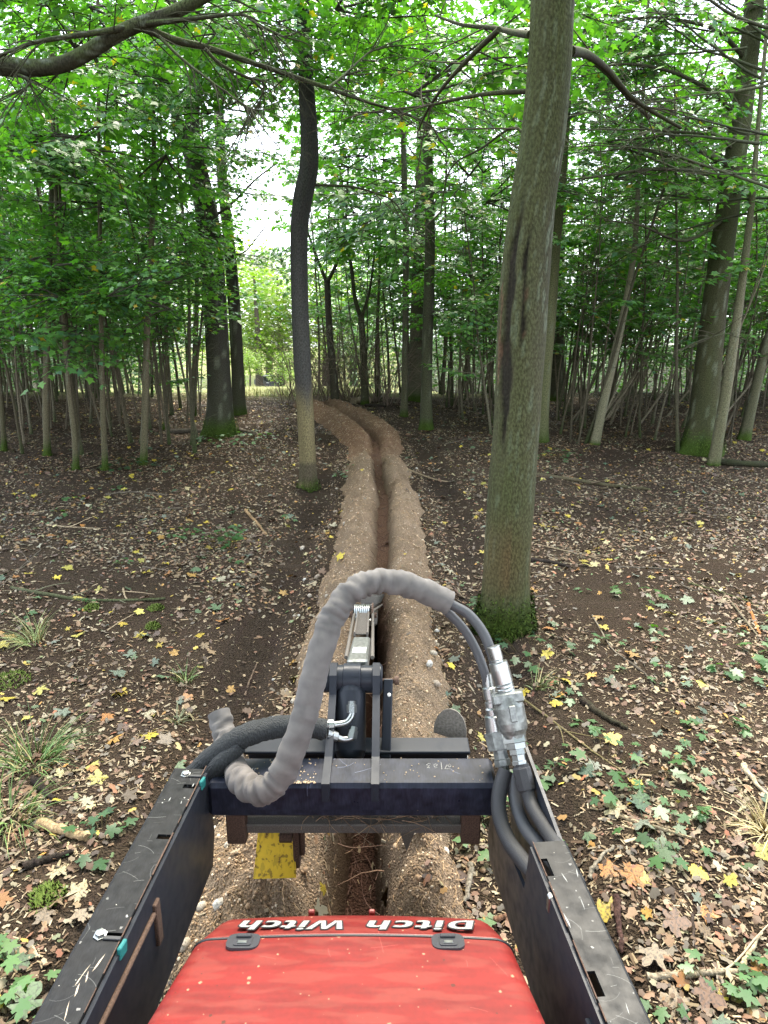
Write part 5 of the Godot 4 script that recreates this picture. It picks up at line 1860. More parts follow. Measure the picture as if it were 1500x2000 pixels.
	# scattered little seedlings
	for i in 34:
		var right_side := i < 24
		var z := f(-1.7, -5.2) if right_side else f(-2.6, -9.0)
		var x := (f(0.62, 0.62 - z * 0.45) if right_side else -f(0.95, 0.95 - z * 0.4))
		herb("tiny green %s %s" % [["maple seedling with %s leaves" % ["few", "broad", "small"][i % 3], "ivy sprig", "sprouting seedling"][i % 3], where_lies(x, z)], Vector3(x, surface(x, z), z), f(0.05, 0.13), f(0.03, 0.08), 4 + i % 5, f(0.05, 0.085), Color(0.07, 0.155, 0.05).lerp(Color(0.12, 0.22, 0.09), rng.randf()), "tiny seedlings scattered through the litter")
	# white and grey stones along the banks
	var kits := []
	for k in 5:
		var b := Buf.new()
		rock_into(b, 30 + k, 0.5)
		kits.append(b.mesh())
	for k in 3:
		var m := mat("stone_%d" % k, [lin(0.42, 0.36, 0.28), lin(0.34, 0.27, 0.20), lin(0.52, 0.49, 0.43)][k], 0.85)
		m.albedo_texture = M.leaf_print
		tri_map(m, Vector3.ONE * 0.8)
	var spots := [[575, 1372, 0.05], [557, 1420, 0.05], [535, 1405, 0.04], [605, 1165, 0.045], [620, 1128, 0.05], [838, 1350, 0.045], [845, 1300, 0.05], [850, 1375, 0.05], [430, 1815, 0.05], [395, 1795, 0.04], [372, 1760, 0.06], [350, 1800, 0.05], [360, 1870, 0.05], [815, 1710, 0.035], [870, 1675, 0.04], [590, 1075, 0.05], [655, 1000, 0.05], [905, 1480, 0.05]]
	for i in 58:
		var p: Vector3
		var s: float
		if i < spots.size():
			p = on_ground(spots[i][0], spots[i][1]); s = spots[i][2]
		else:
			var z := -1.6 - 9.0 * pow(rng.randf(), 1.2)
			var side := -1.0 if rng.randf() < 0.6 else 1.0
			p = Vector3(trench_x(z) + side * f(0.34, 0.66), 0, z); s = f(0.02, 0.042)
		var o := part("stone", kits[i % 5], M["stone_%d" % (i % 3)])
		o.transform = lying(p.x, p.z, s, 0.6, s * 0.12)
		tag(o, "%s %s stone on the %s" % ["small" if s < 0.033 else "rounded", ["pale buff", "tan", "chalk-white"][i % 3], ("outer edge of the left bank" if p.x < trench_x(p.z) else "outer edge of the right bank") + (" near the loader" if p.z > -3.6 else " towards the bend" if p.z < -7 else " beside the boom")], "stone", "loose stones along the spoil banks")
	# roots torn open in the trench
	for i in 26:
		var z := -1.75 - 2.2 * pow(rng.randf(), 1.6)
		var b := Buf.new()
		var q := RandomNumberGenerator.new()
		q.seed = 900 + i
		var s := -1.0 if i % 2 else 1.0
		var at := Vector3(trench_x(z) + s * f(0.07, 0.11), -f(0.02, 0.34), z)
		b.tube(wander(q, Vector3.ZERO, Vector3(-s, f(-0.2, 0.3), f(-0.9, 0.9)).normalized(), f(0.10, 0.26), 7, -0.05, 0.28), radii([f(0.0012, 0.0042), 0.0006], 7), 5, Color(0.10, 0.055, 0.04).lerp(Color(0.30, 0.19, 0.12), pow(rng.randf(), 2.0)), false)
		var o := part("torn_root", b.mesh(), M.bits)
		o.position = at
		tag(o, "thin torn root sticking out of the %s wall of the open trench" % ("left" if s < 0 else "right"), "root", "torn roots in the open trench")

func to_px(p: Vector3) -> Array:
	var a := deg_to_rad(PITCH)
	var d := p - EYE
	var depth := d.dot(Vector3(0, -sin(a), -cos(a)))
	var up := d.dot(Vector3(0, cos(a), -sin(a)))
	return [750.0 + FOCAL * d.x / depth, 1000.0 - FOCAL * up / depth]

# ---------------------------------------------------------------- the wood
func main_trees() -> void:
	var scarred := func(y: float, a: float, nz: float) -> Color:
		var c := Color(0.096, 0.090, 0.054) * (0.82 + 0.45 * nz)
		var lich := fine.get_noise_3d(cos(a) * 420.0, y * 330.0, sin(a) * 420.0)
		if lich > 0.34: c = c.lerp(Color(0.21, 0.24, 0.17), 0.6)
		c = c.lerp(Color(0.085, 0.098, 0.035), clampf(0.42 + 0.7 * noise.get_noise_3d(cos(a) * 28.0, y * 22.0, sin(a) * 28.0), 0.0, 0.85))
		c = c.lerp(Color(0.17, 0.10, 0.05), 0.55 * smoothstep(1.0, 0.6, y) * smoothstep(0.2, 0.5, y) * clampf(0.5 + noise.get_noise_2d(a * 60.0, y * 8.0), 0.0, 1.0))
		# wet stain and open scar on the left of the side that faces the ride
		var sc: float = scar(y, a)
		c = c.lerp(Color(0.030, 0.023, 0.018), clampf(sc, 0.0, 1.0) * 0.92)
		var da := wrapf(a - scar_angle, -PI, PI)
		var wob := 0.10 * noise.get_noise_1d(y * 260.0)
		if y > 1.75 and y < 2.35 and absf(da + 0.42 + wob) < 0.07: c = c.lerp(Color(0.17, 0.095, 0.06), 0.7)
		if y > 2.05 and y < 2.4 and absf(da - 0.62 + wob) < 0.03: c = c.lerp(Color(0.17, 0.095, 0.06), 0.6)
		return c.lerp(Color(0.052, 0.082, 0.012) * (0.75 + nz), smoothstep(0.44, 0.16, y + 0.22 * nz))
	var a := big_tree("scarred_tree", "thick olive-green trunk right of the trench with a dark open scar and mossy foot", Vector2(985, 1232), [[985, 1232], [990, 1100], [999, 950], [1007, 850], [1013, 750], [1019, 650], [1026, 540], [1040, 400], [1060, 270], [1072, 150], [1080, 0], [1088, -150]], [92, 90, 92, 90, 91, 95, 95, 90, 88, 86, 84, 78], {"steps": 190, "sides": 64, "rough": 0.0075, "tint": scarred, "carve": func(y: float, an: float) -> float: return -0.022 * clampf(scar(y, an), 0.0, 1.0) + 0.018 * exp(-pow((y - 2.15) / 0.35, 2.0)) * exp(-pow(wrapf(an - scar_angle, -PI, PI) / 0.9, 2.0)), "flare": 0.16, "moss": 0.34, "tufts": 1500, "grow": 5.0, "branches": [[-1.2, 0.022, 0.008, [1035, 68], [1000, 63], [965, 55], [900, 48], [850, 30]], [-1.0, 0.018, 0.006, [975, 58], [925, 105], [870, 165], [835, 215], [815, 260]], [-0.8, 0.016, 0.005, [1040, 178], [960, 182], [900, 192], [840, 205], [780, 212]], [-1.4, 0.03, 0.012, [1115, 100], [1150, 108], [1190, 140], [1240, 195], [1330, 250]], [-0.7, 0.010, 0.004, [1045, 330], [1010, 250], [940, 290], [880, 330], [860, 420]]]})
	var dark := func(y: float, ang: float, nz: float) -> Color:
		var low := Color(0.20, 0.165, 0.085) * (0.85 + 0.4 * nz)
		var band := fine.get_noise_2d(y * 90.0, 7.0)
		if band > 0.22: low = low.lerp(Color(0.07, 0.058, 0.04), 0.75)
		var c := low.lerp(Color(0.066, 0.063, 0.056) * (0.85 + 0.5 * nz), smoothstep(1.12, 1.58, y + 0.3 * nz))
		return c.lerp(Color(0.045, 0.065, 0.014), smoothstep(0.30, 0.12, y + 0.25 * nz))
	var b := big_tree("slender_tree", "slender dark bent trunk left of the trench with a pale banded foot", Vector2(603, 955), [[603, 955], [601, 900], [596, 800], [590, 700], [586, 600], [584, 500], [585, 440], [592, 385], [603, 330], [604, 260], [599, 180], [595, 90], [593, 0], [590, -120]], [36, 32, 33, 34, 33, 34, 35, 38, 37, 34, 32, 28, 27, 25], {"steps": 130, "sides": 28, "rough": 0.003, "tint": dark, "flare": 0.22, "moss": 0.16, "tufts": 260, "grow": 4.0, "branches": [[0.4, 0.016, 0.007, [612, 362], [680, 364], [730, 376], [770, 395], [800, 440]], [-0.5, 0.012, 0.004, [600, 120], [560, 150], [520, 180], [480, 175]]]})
	var c := big_tree("forked_tree", "stout dark trunk on the left forking high up, mossy foot ringed by ivy", Vector2(432, 850), [[432, 850], [430, 790], [426, 700], [420, 600], [413, 500], [404, 420], [392, 360], [382, 315], [376, 260], [378, 190], [384, 100], [388, 0]], [54, 47, 45, 45, 46, 44, 40, 40, 28, 24, 22, 18], {"steps": 110, "sides": 28, "rough": 0.012, "tint": mossy(Color(0.068, 0.062, 0.05), 0.55, 0.12), "flare": 0.4, "moss": 0.4, "tufts": 900, "grow": 4.0, "branches": [[-0.3, 0.11, 0.05, [384, 330], [362, 285], [345, 220], [333, 140], [326, 40], [320, -60]], [-0.5, 0.028, 0.01, [405, 430], [450, 400], [500, 350], [540, 320]], [0.8, 0.02, 0.008, [415, 480], [360, 440], [310, 430], [260, 400]]]})
	var ring := Buf.new()
	for i in 60:
		var an := f(0, TAU)
		var q := at_z(412, 484, c.position.z) - c.position + Vector3(cos(an) * 0.22, f(-0.05, 0.05), sin(an) * 0.22)
		ring.turned(q, q + Vector3(cos(an), 0.4, sin(an)) * 0.06, [[0.0, 0.05], [0.5, 0.045], [1.0, 0.01]], 6, Color(0.12, 0.13, 0.09) * f(0.6, 1.2))
	part("burl", ring.mesh(), M.bark, c)
	var d := big_tree("tree", "dark straight trunk just behind the forked tree, at the edge of the bright gap", Vector2(467, 808), [[467, 808], [465, 740], [460, 640], [453, 540], [445, 450], [436, 370], [430, 280], [427, 190], [424, 60], [420, -60]], [28, 25, 24, 24, 22, 21, 19, 18, 15, 12], {"tint": mossy(Color(0.07, 0.062, 0.048), 0.25, 0.12), "branches": [[0.6, 0.02, 0.006, [450, 500], [480, 490], [520, 440], [545, 410]]]})
	var tv := big_tree("tree", "thin leaning trunk that splits in a wide V beside the bright gap", Vector2(656, 795), [[656, 795], [650, 720], [643, 640], [639, 548]], [17, 15, 13, 12], {"grow": 0.0, "flare": 0.2, "tint": mossy(Color(0.075, 0.062, 0.048), 0.2, 0.05), "branches": [[0.0, 0.05, 0.025, [639, 552], [625, 520], [612, 485], [600, 450]], [0.3, 0.05, 0.025, [639, 552], [655, 520], [668, 480], [676, 420], [680, 330]]]})
	var g := big_tree("tree", "thin trunk forking twice right of the wide V tree", Vector2(713, 788), [[713, 788], [711, 720], [708, 660], [705, 618]], [16, 14, 13, 12], {"grow": 0.0, "flare": 0.2, "tint": mossy(Color(0.08, 0.07, 0.05), 0.2, 0.15), "branches": [[0.0, 0.06, 0.03, [705, 622], [693, 580], [686, 520], [672, 450], [668, 350]], [0.3, 0.05, 0.02, [705, 622], [716, 590], [725, 550], [735, 460]]]})
	var h := big_tree("tree", "dark upright trunk right of the trench with a mossy foot", Vector2(833, 838), [[833, 838], [833, 760], [835, 660], [838, 560], [840, 460], [838, 360], [834, 250], [832, 120], [830, 0]], [25, 22, 21, 21, 20, 19, 17, 15, 13], {"tint": mossy(Color(0.085, 0.08, 0.058), 0.35, 0.25), "branches": [[-0.5, 0.016, 0.006, [840, 420], [870, 350], [900, 330], [950, 300]], [-0.8, 0.018, 0.006, [836, 330], [800, 290], [770, 230], [740, 215]]]})
	big_tree("tree", "thick grey trunk half hidden behind the dark upright trunk", Vector2(813, 782), [[813, 782], [813, 700], [815, 600], [818, 500], [822, 400], [824, 300], [826, 180], [826, 0]], [34, 28, 26, 25, 24, 22, 20, 15], {"tint": mossy(Color(0.17, 0.15, 0.11), 0.4, 0.2)})
	big_tree("tree", "thin upright trunk left of the dark upright trunk", Vector2(789, 812), [[789, 812], [791, 720], [792, 600], [793, 480], [790, 360], [786, 200], [780, 40]], [15, 13, 12, 12, 11, 9, 7], {"tint": mossy(Color(0.12, 0.105, 0.075), 0.2, 0.2)})
	var j := big_tree("tree", "pale olive stem rising close behind the scarred trunk", Vector2(1057, 862), [[1057, 862], [1064, 740], [1074, 620], [1083, 500], [1092, 400], [1100, 300], [1108, 180], [1112, 0]], [26, 24, 24, 22, 21, 19, 16, 12], {"tint": mossy(Color(0.19, 0.18, 0.10), 0.25, 0.4), "branches": [[0.4, 0.010, 0.004, [1085, 440], [1130, 430], [1180, 425], [1240, 410]]]})
	big_tree("tree", "dark trunk in the shade just right of the pale olive stem", Vector2(1086, 782), [[1086, 782], [1088, 700], [1092, 600], [1094, 480], [1100, 340], [1110, 160], [1114, 0]], [28, 24, 22, 20, 18, 14, 12], {"tint": mossy(Color(0.06, 0.055, 0.042), 0.3, 0.2)})
	big_tree("leaning_tree", "pale bare stem leaning to the right in front of the right thicket", Vector2(1160, 868), [[1160, 868], [1176, 800], [1196, 710], [1212, 640], [1228, 560], [1240, 480], [1246, 380], [1252, 260]], [19, 17, 16, 15, 13, 11, 9, 6], {"grow": 2.0, "flare": 0.15, "tint": mossy(Color(0.25, 0.225, 0.15), 0.12, 0.15)})
	var m := big_tree("mossy_tree", "big brown-green trunk at the right edge with a bright mossy foot", Vector2(1368, 880), [[1368, 880], [1373, 820], [1382, 720], [1393, 620], [1406, 520], [1420, 420], [1438, 300], [1452, 200], [1464, 100], [1474, 0]], [68, 54, 49, 47, 46, 43, 40, 38, 36, 34], {"steps": 100, "sides": 32, "rough": 0.010, "tint": mossy(Color(0.066, 0.056, 0.036), 0.55, 0.35), "flare": 0.4, "moss": 0.45, "tufts": 900, "grow": 4.0, "twig_rate": 7.0, "branches": [[2.6, 0.05, 0.012, [1440, 330], [1380, 300], [1310, 262], [1240, 205], [1190, 150], [1130, 100]], [2.2, 0.04, 0.010, [1430, 350], [1360, 335], [1280, 330], [1200, 340], [1110, 352]], [1.5, 0.035, 0.010, [1450, 240], [1390, 180], [1310, 140], [1220, 125], [1140, 140]], [1.0, 0.035, 0.010, [1460, 120], [1400, 60], [1330, 40], [1250, 35], [1130, 60]], [1.8, 0.03, 0.008, [1425, 420], [1340, 470], [1250, 440], [1180, 430]], [1.6, 0.025, 0.006, [1440, 300], [1350, 230], [1260, 280], [1140, 300]]]})
	big_tree("leaning_tree", "pale slim stem leaning right beside the big mossy trunk", Vector2(1393, 908), [[1393, 908], [1405, 840], [1420, 750], [1432, 670], [1444, 590], [1456, 500], [1470, 380], [1482, 240]], [24, 21, 20, 18, 17, 15, 12, 8], {"grow": 2.0, "flare": 0.2, "tint": mossy(Color(0.21, 0.185, 0.12), 0.15, 0.3), "branches": [[1.0, 0.010, 0.003, [1436, 650], [1400, 655], [1350, 672], [1320, 695]]]})
	big_tree("leaning_tree", "slim brown stem leaning out of the right edge", Vector2(1452, 858), [[1452, 858], [1466, 800], [1482, 730], [1500, 660], [1520, 580], [1540, 480]], [24, 20, 18, 16, 14, 12], {"grow": 2.0, "flare": 0.2, "tint": mossy(Color(0.14, 0.125, 0.085), 0.3, 0.25)})
	# slim stems in front of the left thicket
	for s in [["slim stem at the left edge bending to the left, dark at the foot", [[8, 880], [4, 800], [-4, 700], [-12, 560], [-20, 380]], 13], ["slim straight stem with a mossy foot, second from the left edge", [[92, 890], [90, 800], [91, 700], [96, 560], [100, 400], [104, 220]], 17], ["slim leaning stem with a bowed foot near the left edge", [[148, 918], [146, 850], [135, 760], [130, 690], [122, 580], [112, 430], [106, 280]], 15], ["slim brown stem bowed at knee height in the left thicket", [[147, 915], [150, 840], [140, 760], [134, 700], [128, 600]], 13], ["slim stem with a dark mossy foot, left of the tallest slim stem", [[205, 918], [203, 850], [200, 750], [198, 640], [196, 500], [194, 350]], 15], ["tallest slim grey stem of the left thicket, mossy at the foot", [[279, 908], [283, 820], [286, 700], [290, 580], [297, 450], [301, 320], [298, 180]], 18], ["slim stem close left of the forked tree", [[377, 812], [380, 720], [383, 640], [385, 560]], 15], ["slim brown stem between the tallest slim stem and the forked tree", [[322, 838], [326, 740], [325, 640], [322, 520], [318, 400]], 11]]:
		var w: Array = []
		for k in s[1].size(): w.append(s[2] * 0.78 * (1.05 - 0.5 * k / s[1].size()))
		var t := big_tree("slim_tree", s[0], Vector2(s[1][0][0], s[1][0][1]), s[1], w, {"steps": 40, "sides": 12, "rough": 0.004, "flare": 0.25, "moss": 0.12, "tufts": 120, "grow": 2.5, "tint": mossy(Color(0.155, 0.13, 0.085) * f(0.75, 1.1), 0.38, 0.12), "group": "slim stems of the left thicket"})
		for k in 5:
			var px: Array = s[1][-1]
			bough(t, at_z(px[0] + f(-70, 70), px[1] + f(-120, 120), t.position.z + f(-0.5, 0.7)), f(0, TAU), f(-0.3, 0.2), f(0.6, 0.95))
	# trees whose trunks stand outside the frame and reach in
	var near := thing("overhanging_tree", "mossy dark bough with long side branches reaching in from the left edge", "tree", Vector3(-5.2, 0, -5.6))
	part("trunk", bark_mesh([Vector3(0, -0.1, 0), Vector3(0.05, 2, 0), Vector3(0.1, 4.2, 0), Vector3(0.0, 8, 0)], [0.24, 0.19, 0.17, 0.10], 70, 24, 0.01, mossy(Color(0.1, 0.09, 0.06), 0.5, 0.3), 0.4), M.bark, near)
	var z0 := -5.6
	var off := near.position
	var fork: Array = []
	for e in [[[0.105, 0.075, 0.055, 0.05, 0.045, 0.04], [[-600, 40], [-250, 100], [0, 128], [60, 133], [120, 126], [175, 100], [220, 72], [270, 48], [330, 28], [400, -8], [470, -50]], 0.0], [[0.03, 0.022, 0.016, 0.010, 0.007], [[268, 50], [340, 78], [400, 92], [470, 115], [560, 145], [640, 172], [720, 200], [790, 222], [840, 245], [862, 280]], -0.6], [[0.022, 0.014, 0.010, 0.006], [[268, 47], [330, 42], [400, 34], [470, 28], [500, 45], [560, 75]], 0.4], [[0.025, 0.018, 0.012, 0.006], [[262, 52], [200, 62], [130, 72], [60, 85], [15, 102], [-60, 130]], 0.5], [[0.014, 0.010, 0.005], [[400, 95], [430, 125], [480, 150], [515, 165], [495, 230]], -0.3], [[0.014, 0.01, 0.006], [[10, 140], [45, 150], [60, 160], [40, 180]], 0.2], [[0.012, 0.008, 0.004], [[640, 172], [668, 150], [700, 120], [740, 85]], -0.6], [[0.012, 0.008, 0.004], [[300, 60], [350, 110], [400, 150], [470, 200], [495, 215]], 0.3]]:
		var bp := []
		var n: int = e[1].size()
		for i in n: bp.append(at_z(e[1][i][0], e[1][i][1], z0 + e[2] * i / n) - off)
		if fork.is_empty(): bp.push_front(Vector3(0.1, 4.3, 0))
		fork = bp
		var bb := Buf.new()
		bb.tube(curve(bp, n * 6), radii(e[0], n * 6), 12, func(u: float, an: float) -> Color:
			var cc := Color(0.060, 0.055, 0.038).lerp(Color(0.10, 0.125, 0.045), clampf(0.3 + 0.4 * sin(an) + 1.2 * fine.get_noise_2d(u * 500.0, an * 40.0), 0.0, 1.0))
			return cc.lerp(Color(0.22, 0.24, 0.19), 0.6 if fine.get_noise_2d(u * 1500.0, an * 150.0) > 0.33 else 0.0))
		part("branch", bb.mesh(), M.bark, near)
		var tb := Buf.new()
		var q2 := RandomNumberGenerator.new()
		q2.seed = n * 31
		var path := curve(bp, 30)
		for i in 10 + n:
			var k := q2.randi_range(6, 29)
			var dd := (path[k + 1] - path[k]).normalized()
			limb(tb, null, q2, path[k], (dd * 0.8 + Vector3(q2.randf_range(-0.6, 0.6), q2.randf_range(-0.8, 0.4), q2.randf_range(-0.8, 0.8))).normalized(), q2.randf_range(0.25, 0.8), 0.006, 1, 1, 1, Color(0.05, 0.048, 0.03))
		part("twigs", tb.mesh(), M.twig, near, "stuff")
	# dead side branches of the big mossy trunk, fine and tangled
	for i in 22:
		var q := RandomNumberGenerator.new()
		q.seed = 8100 + i
		var bb := Buf.new()
		var tb := Buf.new()
		var start := at_z(q.randf_range(1440, 1560), q.randf_range(40, 470), m.position.z + q.randf_range(-0.2, 2.6)) - m.position
		var path := wander(q, start, Vector3(-1, q.randf_range(-0.35, 0.45), q.randf_range(-0.3, 0.6)).normalized(), q.randf_range(1.8, 3.4), 12, q.randf_range(-0.02, 0.03), 0.10)
		bb.tube(path, radii([q.randf_range(0.012, 0.022), 0.004], 12), 6, Color(0.075, 0.08, 0.045) * q.randf_range(0.7, 1.5))
		var bn := part("branch", bb.mesh(), M.bark, m)
		for k in 9:
			limb(tb, null, q, path[q.randi_range(2, 12)], Vector3(-0.9, q.randf_range(-0.6, 0.9), q.randf_range(-0.6, 0.6)).normalized(), q.randf_range(0.5, 1.3), 0.006, 1, 1, 1, Color(0.075, 0.075, 0.045) * q.randf_range(0.6, 1.6))
		part("twigs", tb.mesh(), M.twig, bn, "stuff")
	# leaves that hang into the top of the view
	for row in [[near, -7.6, -80, 560, -60, 150, 20, 0.75], [near, -9.2, -60, 420, 0, 330, 12, 0.8], [b, -9.0, 440, 820, -60, 200, 16, 0.85], [a, -8.0, 740, 1040, -80, 200, 15, 0.8], [c, -11.2, 150, 440, 20, 330, 14, 0.95], [d, -14.0, 380, 470, 60, 540, 18, 0.95], [h, -12.6, 690, 950, -20, 400, 26, 1.0], [g, -16.0, 640, 760, 200, 500, 18, 1.0], [tv, -17.0, 600, 740, 100, 520, 18, 1.0], [j, -11.4, 1090, 1340, -60, 300, 16, 0.9], [m, -12.6, 1180, 1560, -60, 400, 24, 1.0], [c, -9.4, -20, 360, 440, 660, 32, 0.6], [d, -13.0, 400, 520, 80, 300, 10, 0.8], [h, -13.0, 780, 960, 380, 620, 14, 0.6]]:
		for i in int(row[6] * 0.85):
			var w := at_z(f(row[2], row[3]), f(row[4], row[5]), row[1] + f(-1.1, 1.1))
			var turn := f(0, TAU)
			var size: float = row[7] * f(0.75, 1.15)
			if bough_ok(w, turn, size): bough(row[0], w, turn, f(-0.35, 0.25), size)
	# unseen boughs added above and behind the camera to shade the near ground
	for row in [[a, 75], [near, 65]]:
		for i in row[1]:
			bough(row[0], Vector3(f(-5.5, 5.5), f(5.5, 9.0), f(-2.2, 7.0)), f(0, TAU), f(-0.3, 0.3), f(1.1, 1.6))

func scar(y: float, a: float) -> float:
	# how much of the dark crack there is at a height and round the trunk
	var da := wrapf(a - scar_angle, -PI, PI)
	da += 0.16 * noise.get_noise_1d(y * 190.0) + 0.10 * fine.get_noise_2d(y * 160.0, a * 60.0)
	var wide := 0.12 + 0.22 * smoothstep(1.45, 1.85, y) * smoothstep(2.1, 1.9, y) + 0.12 * smoothstep(2.0, 2.3, y) * smoothstep(2.8, 2.4, y)
	var one := smoothstep(wide, wide * 0.6, absf(da)) * smoothstep(1.2, 1.5, y) * smoothstep(2.95, 2.6, y)
	var two := smoothstep(0.10, 0.05, absf(da - 0.55)) * smoothstep(1.9, 2.1, y) * smoothstep(2.75, 2.5, y)
	var ragged := 0.55 + 0.9 * (0.5 + 0.5 * fine.get_noise_3d(y * 200.0, a * 90.0, 3.0))
	return maxf(one, two) * ragged

const GAP := 0.163                # the bright gap: x = GAP * z
var scar_angle := -0.72

func landmark(px: float) -> String:
	# what stands nearest to it in the view, and on which side
	var best := ""
	var gap := 1e9
	for e in [[8.0, "the leftmost slim stem"], [92.0, "the straight mossy-footed slim stem"], [147.0, "the knee-bowed slim stem"], [205.0, "the dark-footed slim stem"], [288.0, "the tallest slim grey stem"], [428.0, "the forked tree"], [648.0, "the wide V tree"], [708.0, "the thin twice-forked trunk"], [790.0, "the thin upright trunk"], [833.0, "the dark upright trunk"], [1010.0, "the scarred trunk"], [1088.0, "the shaded trunk"], [1195.0, "the pale leaning bare stem"], [1385.0, "the big mossy trunk"], [1470.0, "the slim brown leaning stem"]]:
		if absf(px - e[0]) < gap:
			gap = absf(px - e[0])
			best = ("left of " if px < e[0] else "right of ") + e[1]
	return best

func saplings() -> void:
	var made := 0
	var zones := [[-230, 395, -10.6, -24.0, 105, "left"], [1075, 1720, -11.4, -24.0, 112, "right"], [850, 985, -13.0, -24.0, 26, "middle"], [590, 850, -17.2, -24.0, 22, "far"]]
	for zn in zones:
		for i in zn[4]:
			var k: float = float(i) / float(zn[4])
			var z: float = lerpf(zn[2], zn[3], pow(k, 0.8)) + f(-0.5, 0.5)
			var px := f(zn[0], zn[1])
			var x := (px - 750.0) / FOCAL * -z * 1.02
			if absf(x - trench_x(z)) < 1.5 and z > -18.5: continue
			if absf(x - GAP * z) < 1.25: continue
			var at := Vector3(x, ground_base(x, z), z)
			var side: String = zn[5]
			var lean := Vector2(f(-0.09, 0.09), f(-0.09, 0.09))
			if side == "right" and rng.randf() < 0.35: lean = Vector2(f(-0.1, 0.1), f(-0.30, -0.10))
			var kit := rng.randi() % 9
			var tone: String = ["grey-brown", "olive-brown", "pale"][kit % 3]
			var how := "leaning " if lean.length() > 0.16 else "upright "
			var row := "front" if k < 0.25 else "middle" if k < 0.65 else "back"
			sapling(kit, "%s%s sapling in the %s rows %s" % [how.strip_edges(), " " + tone, row, landmark(px)], "saplings of the thickets", at, f(0, TAU), f(0.8, 1.15) if k < 0.35 else f(1.05, 1.5), lean)
			made += 1
	# leaning bare poles in the right thicket
	for i in 16:
		var z := f(-11.8, -16.0)
		var px := f(1080, 1420)
		var x := (px - 750.0) / FOCAL * -z
		var t := thing("leaning_pole", "bare thin pole leaning to the right %s" % landmark(px), "sapling", Vector3(x, ground_base(x, z), z), "bare leaning poles of the right thicket")
		var b := Buf.new()
		var q := RandomNumberGenerator.new()
		q.seed = 3000 + i
		b.tube(wander(q, Vector3(0, -0.1, 0), Vector3(q.randf_range(0.25, 0.75), 1, q.randf_range(-0.2, 0.2)), q.randf_range(2.0, 4.5), 8, 0.02, 0.06), radii([q.randf_range(0.016, 0.03), 0.008], 8), 7, Color(0.22, 0.19, 0.13) * q.randf_range(0.6, 1.2), false)
		part("trunk", b.mesh(), M.bark, t)
	# bare slim stems between the leafy ones
	for i in 130:
		var left := i < 74
		var z := f(-11.5, -22.0)
		var px := f(-60, 400) if left else f(860, 980) if i < 86 else f(1080, 1520)
		var x := (px - 750.0) / FOCAL * -z
		var b := Buf.new()
		var q := RandomNumberGenerator.new()
		q.seed = 5000 + i
		if absf(x - GAP * z) < 0.7 or (absf(x - trench_x(z)) < 1.3 and z > -18.5): continue
		var tone := q.randf_range(0.6, 1.7)
		var t := thing("bare_sapling", "thin bare %s sapling with fine twigs, %s" % ["dark" if tone < 0.95 else "brown" if tone < 1.3 else "pale", landmark(px)], "sapling", Vector3(x, ground_base(x, z), z), "thin bare stems of the thickets")
		var path := wander(q, Vector3(0, -0.1, 0), Vector3(q.randf_range(-0.15, 0.15), 1, q.randf_range(-0.1, 0.1)), q.randf_range(3.5, 6.0), 12, 0.04, 0.07)
		b.tube(path, radii([q.randf_range(0.010, 0.024), 0.004], 12), 6, Color(0.13, 0.11, 0.075) * tone, false)
		part("trunk", b.mesh(), M.bark, t)
		b = Buf.new()
		for k in 6:
			limb(b, null, q, path[q.randi_range(3, 10)], Vector3(q.randf_range(-1, 1), q.randf_range(0.2, 1.2), q.randf_range(-1, 1)).normalized(), q.randf_range(0.4, 1.2), 0.005, 1, 1, 1, Color(0.09, 0.075, 0.05))
		part("twigs", b.mesh(), M.twig, t, "stuff")
	# the wood goes on behind, too deep to tell its stems apart
	var st := SurfaceTool.new()
	for kit in 3:
		var woods := []
		var cols := PackedColorArray()
		var leaves := []
		for i in 64:
			var z := f(-23.0, -46.0)
			var px: float = f(-500, 400) if rng.randf() < 0.45 else f(640, 1900)
			var x := (px - 750.0) / FOCAL * -z
			if px < 640 and absf(x - GAP * z) < 2.0 - 0.12 * (z + 20.0): continue
			var t := Transform3D(Basis(Vector3.UP, f(0, TAU)) * Basis.from_scale(Vector3.ONE * f(0.9, 1.25)), Vector3(x, ground_height(x, z), z))
			woods.append(t)
			cols.push_back(Color.WHITE)
		# and round the sides and behind the camera, where the wood goes on unseen
		for i in 26:
			var an := f(0, TAU)
			var r := f(9.0, 22.0)
			var p := Vector3(cos(an) * r, 0, 3.0 + sin(an) * r)
			if p.z < 0.0 and absf(p.x) < -p.z * 0.75 + 1.5: continue
			if p.z > 0.0 and absf(p.x) < 2.5: continue
			p.y = ground_height(p.x, p.z)
			woods.append(Transform3D(Basis(Vector3.UP, f(0, TAU)) * Basis.from_scale(Vector3.ONE * f(0.9, 1.3)), p))
			cols.push_back(Color.WHITE)
		scatter("far_thicket_stems", sapling_kits[kit * 3][0], M.bark, woods, cols)
		scatter("far_thicket_leaves", sapling_kits[kit * 3][2], M.leaf, woods, cols)
	# undergrowth that closes the view between the stems
	var clump := Buf.new()
	for i in 900:
		var q := Vector3(f(-1, 1), f(-0.9, 1), f(-1, 1))
		if q.length() > 1.0: continue
		clump.leaf(q, Vector3(f(-1, 1), f(-0.6, 0.4), f(-1, 1)).normalized(), Vector3(f(-0.7, 0.7), 1, f(-0.7, 0.7)).normalized(), f(0.06, 0.11), Color(0.05, 0.13, 0.035).lerp(Color(0.10, 0.2, 0.05), rng.randf()), star)
	var places := []
	var tints := PackedColorArray()
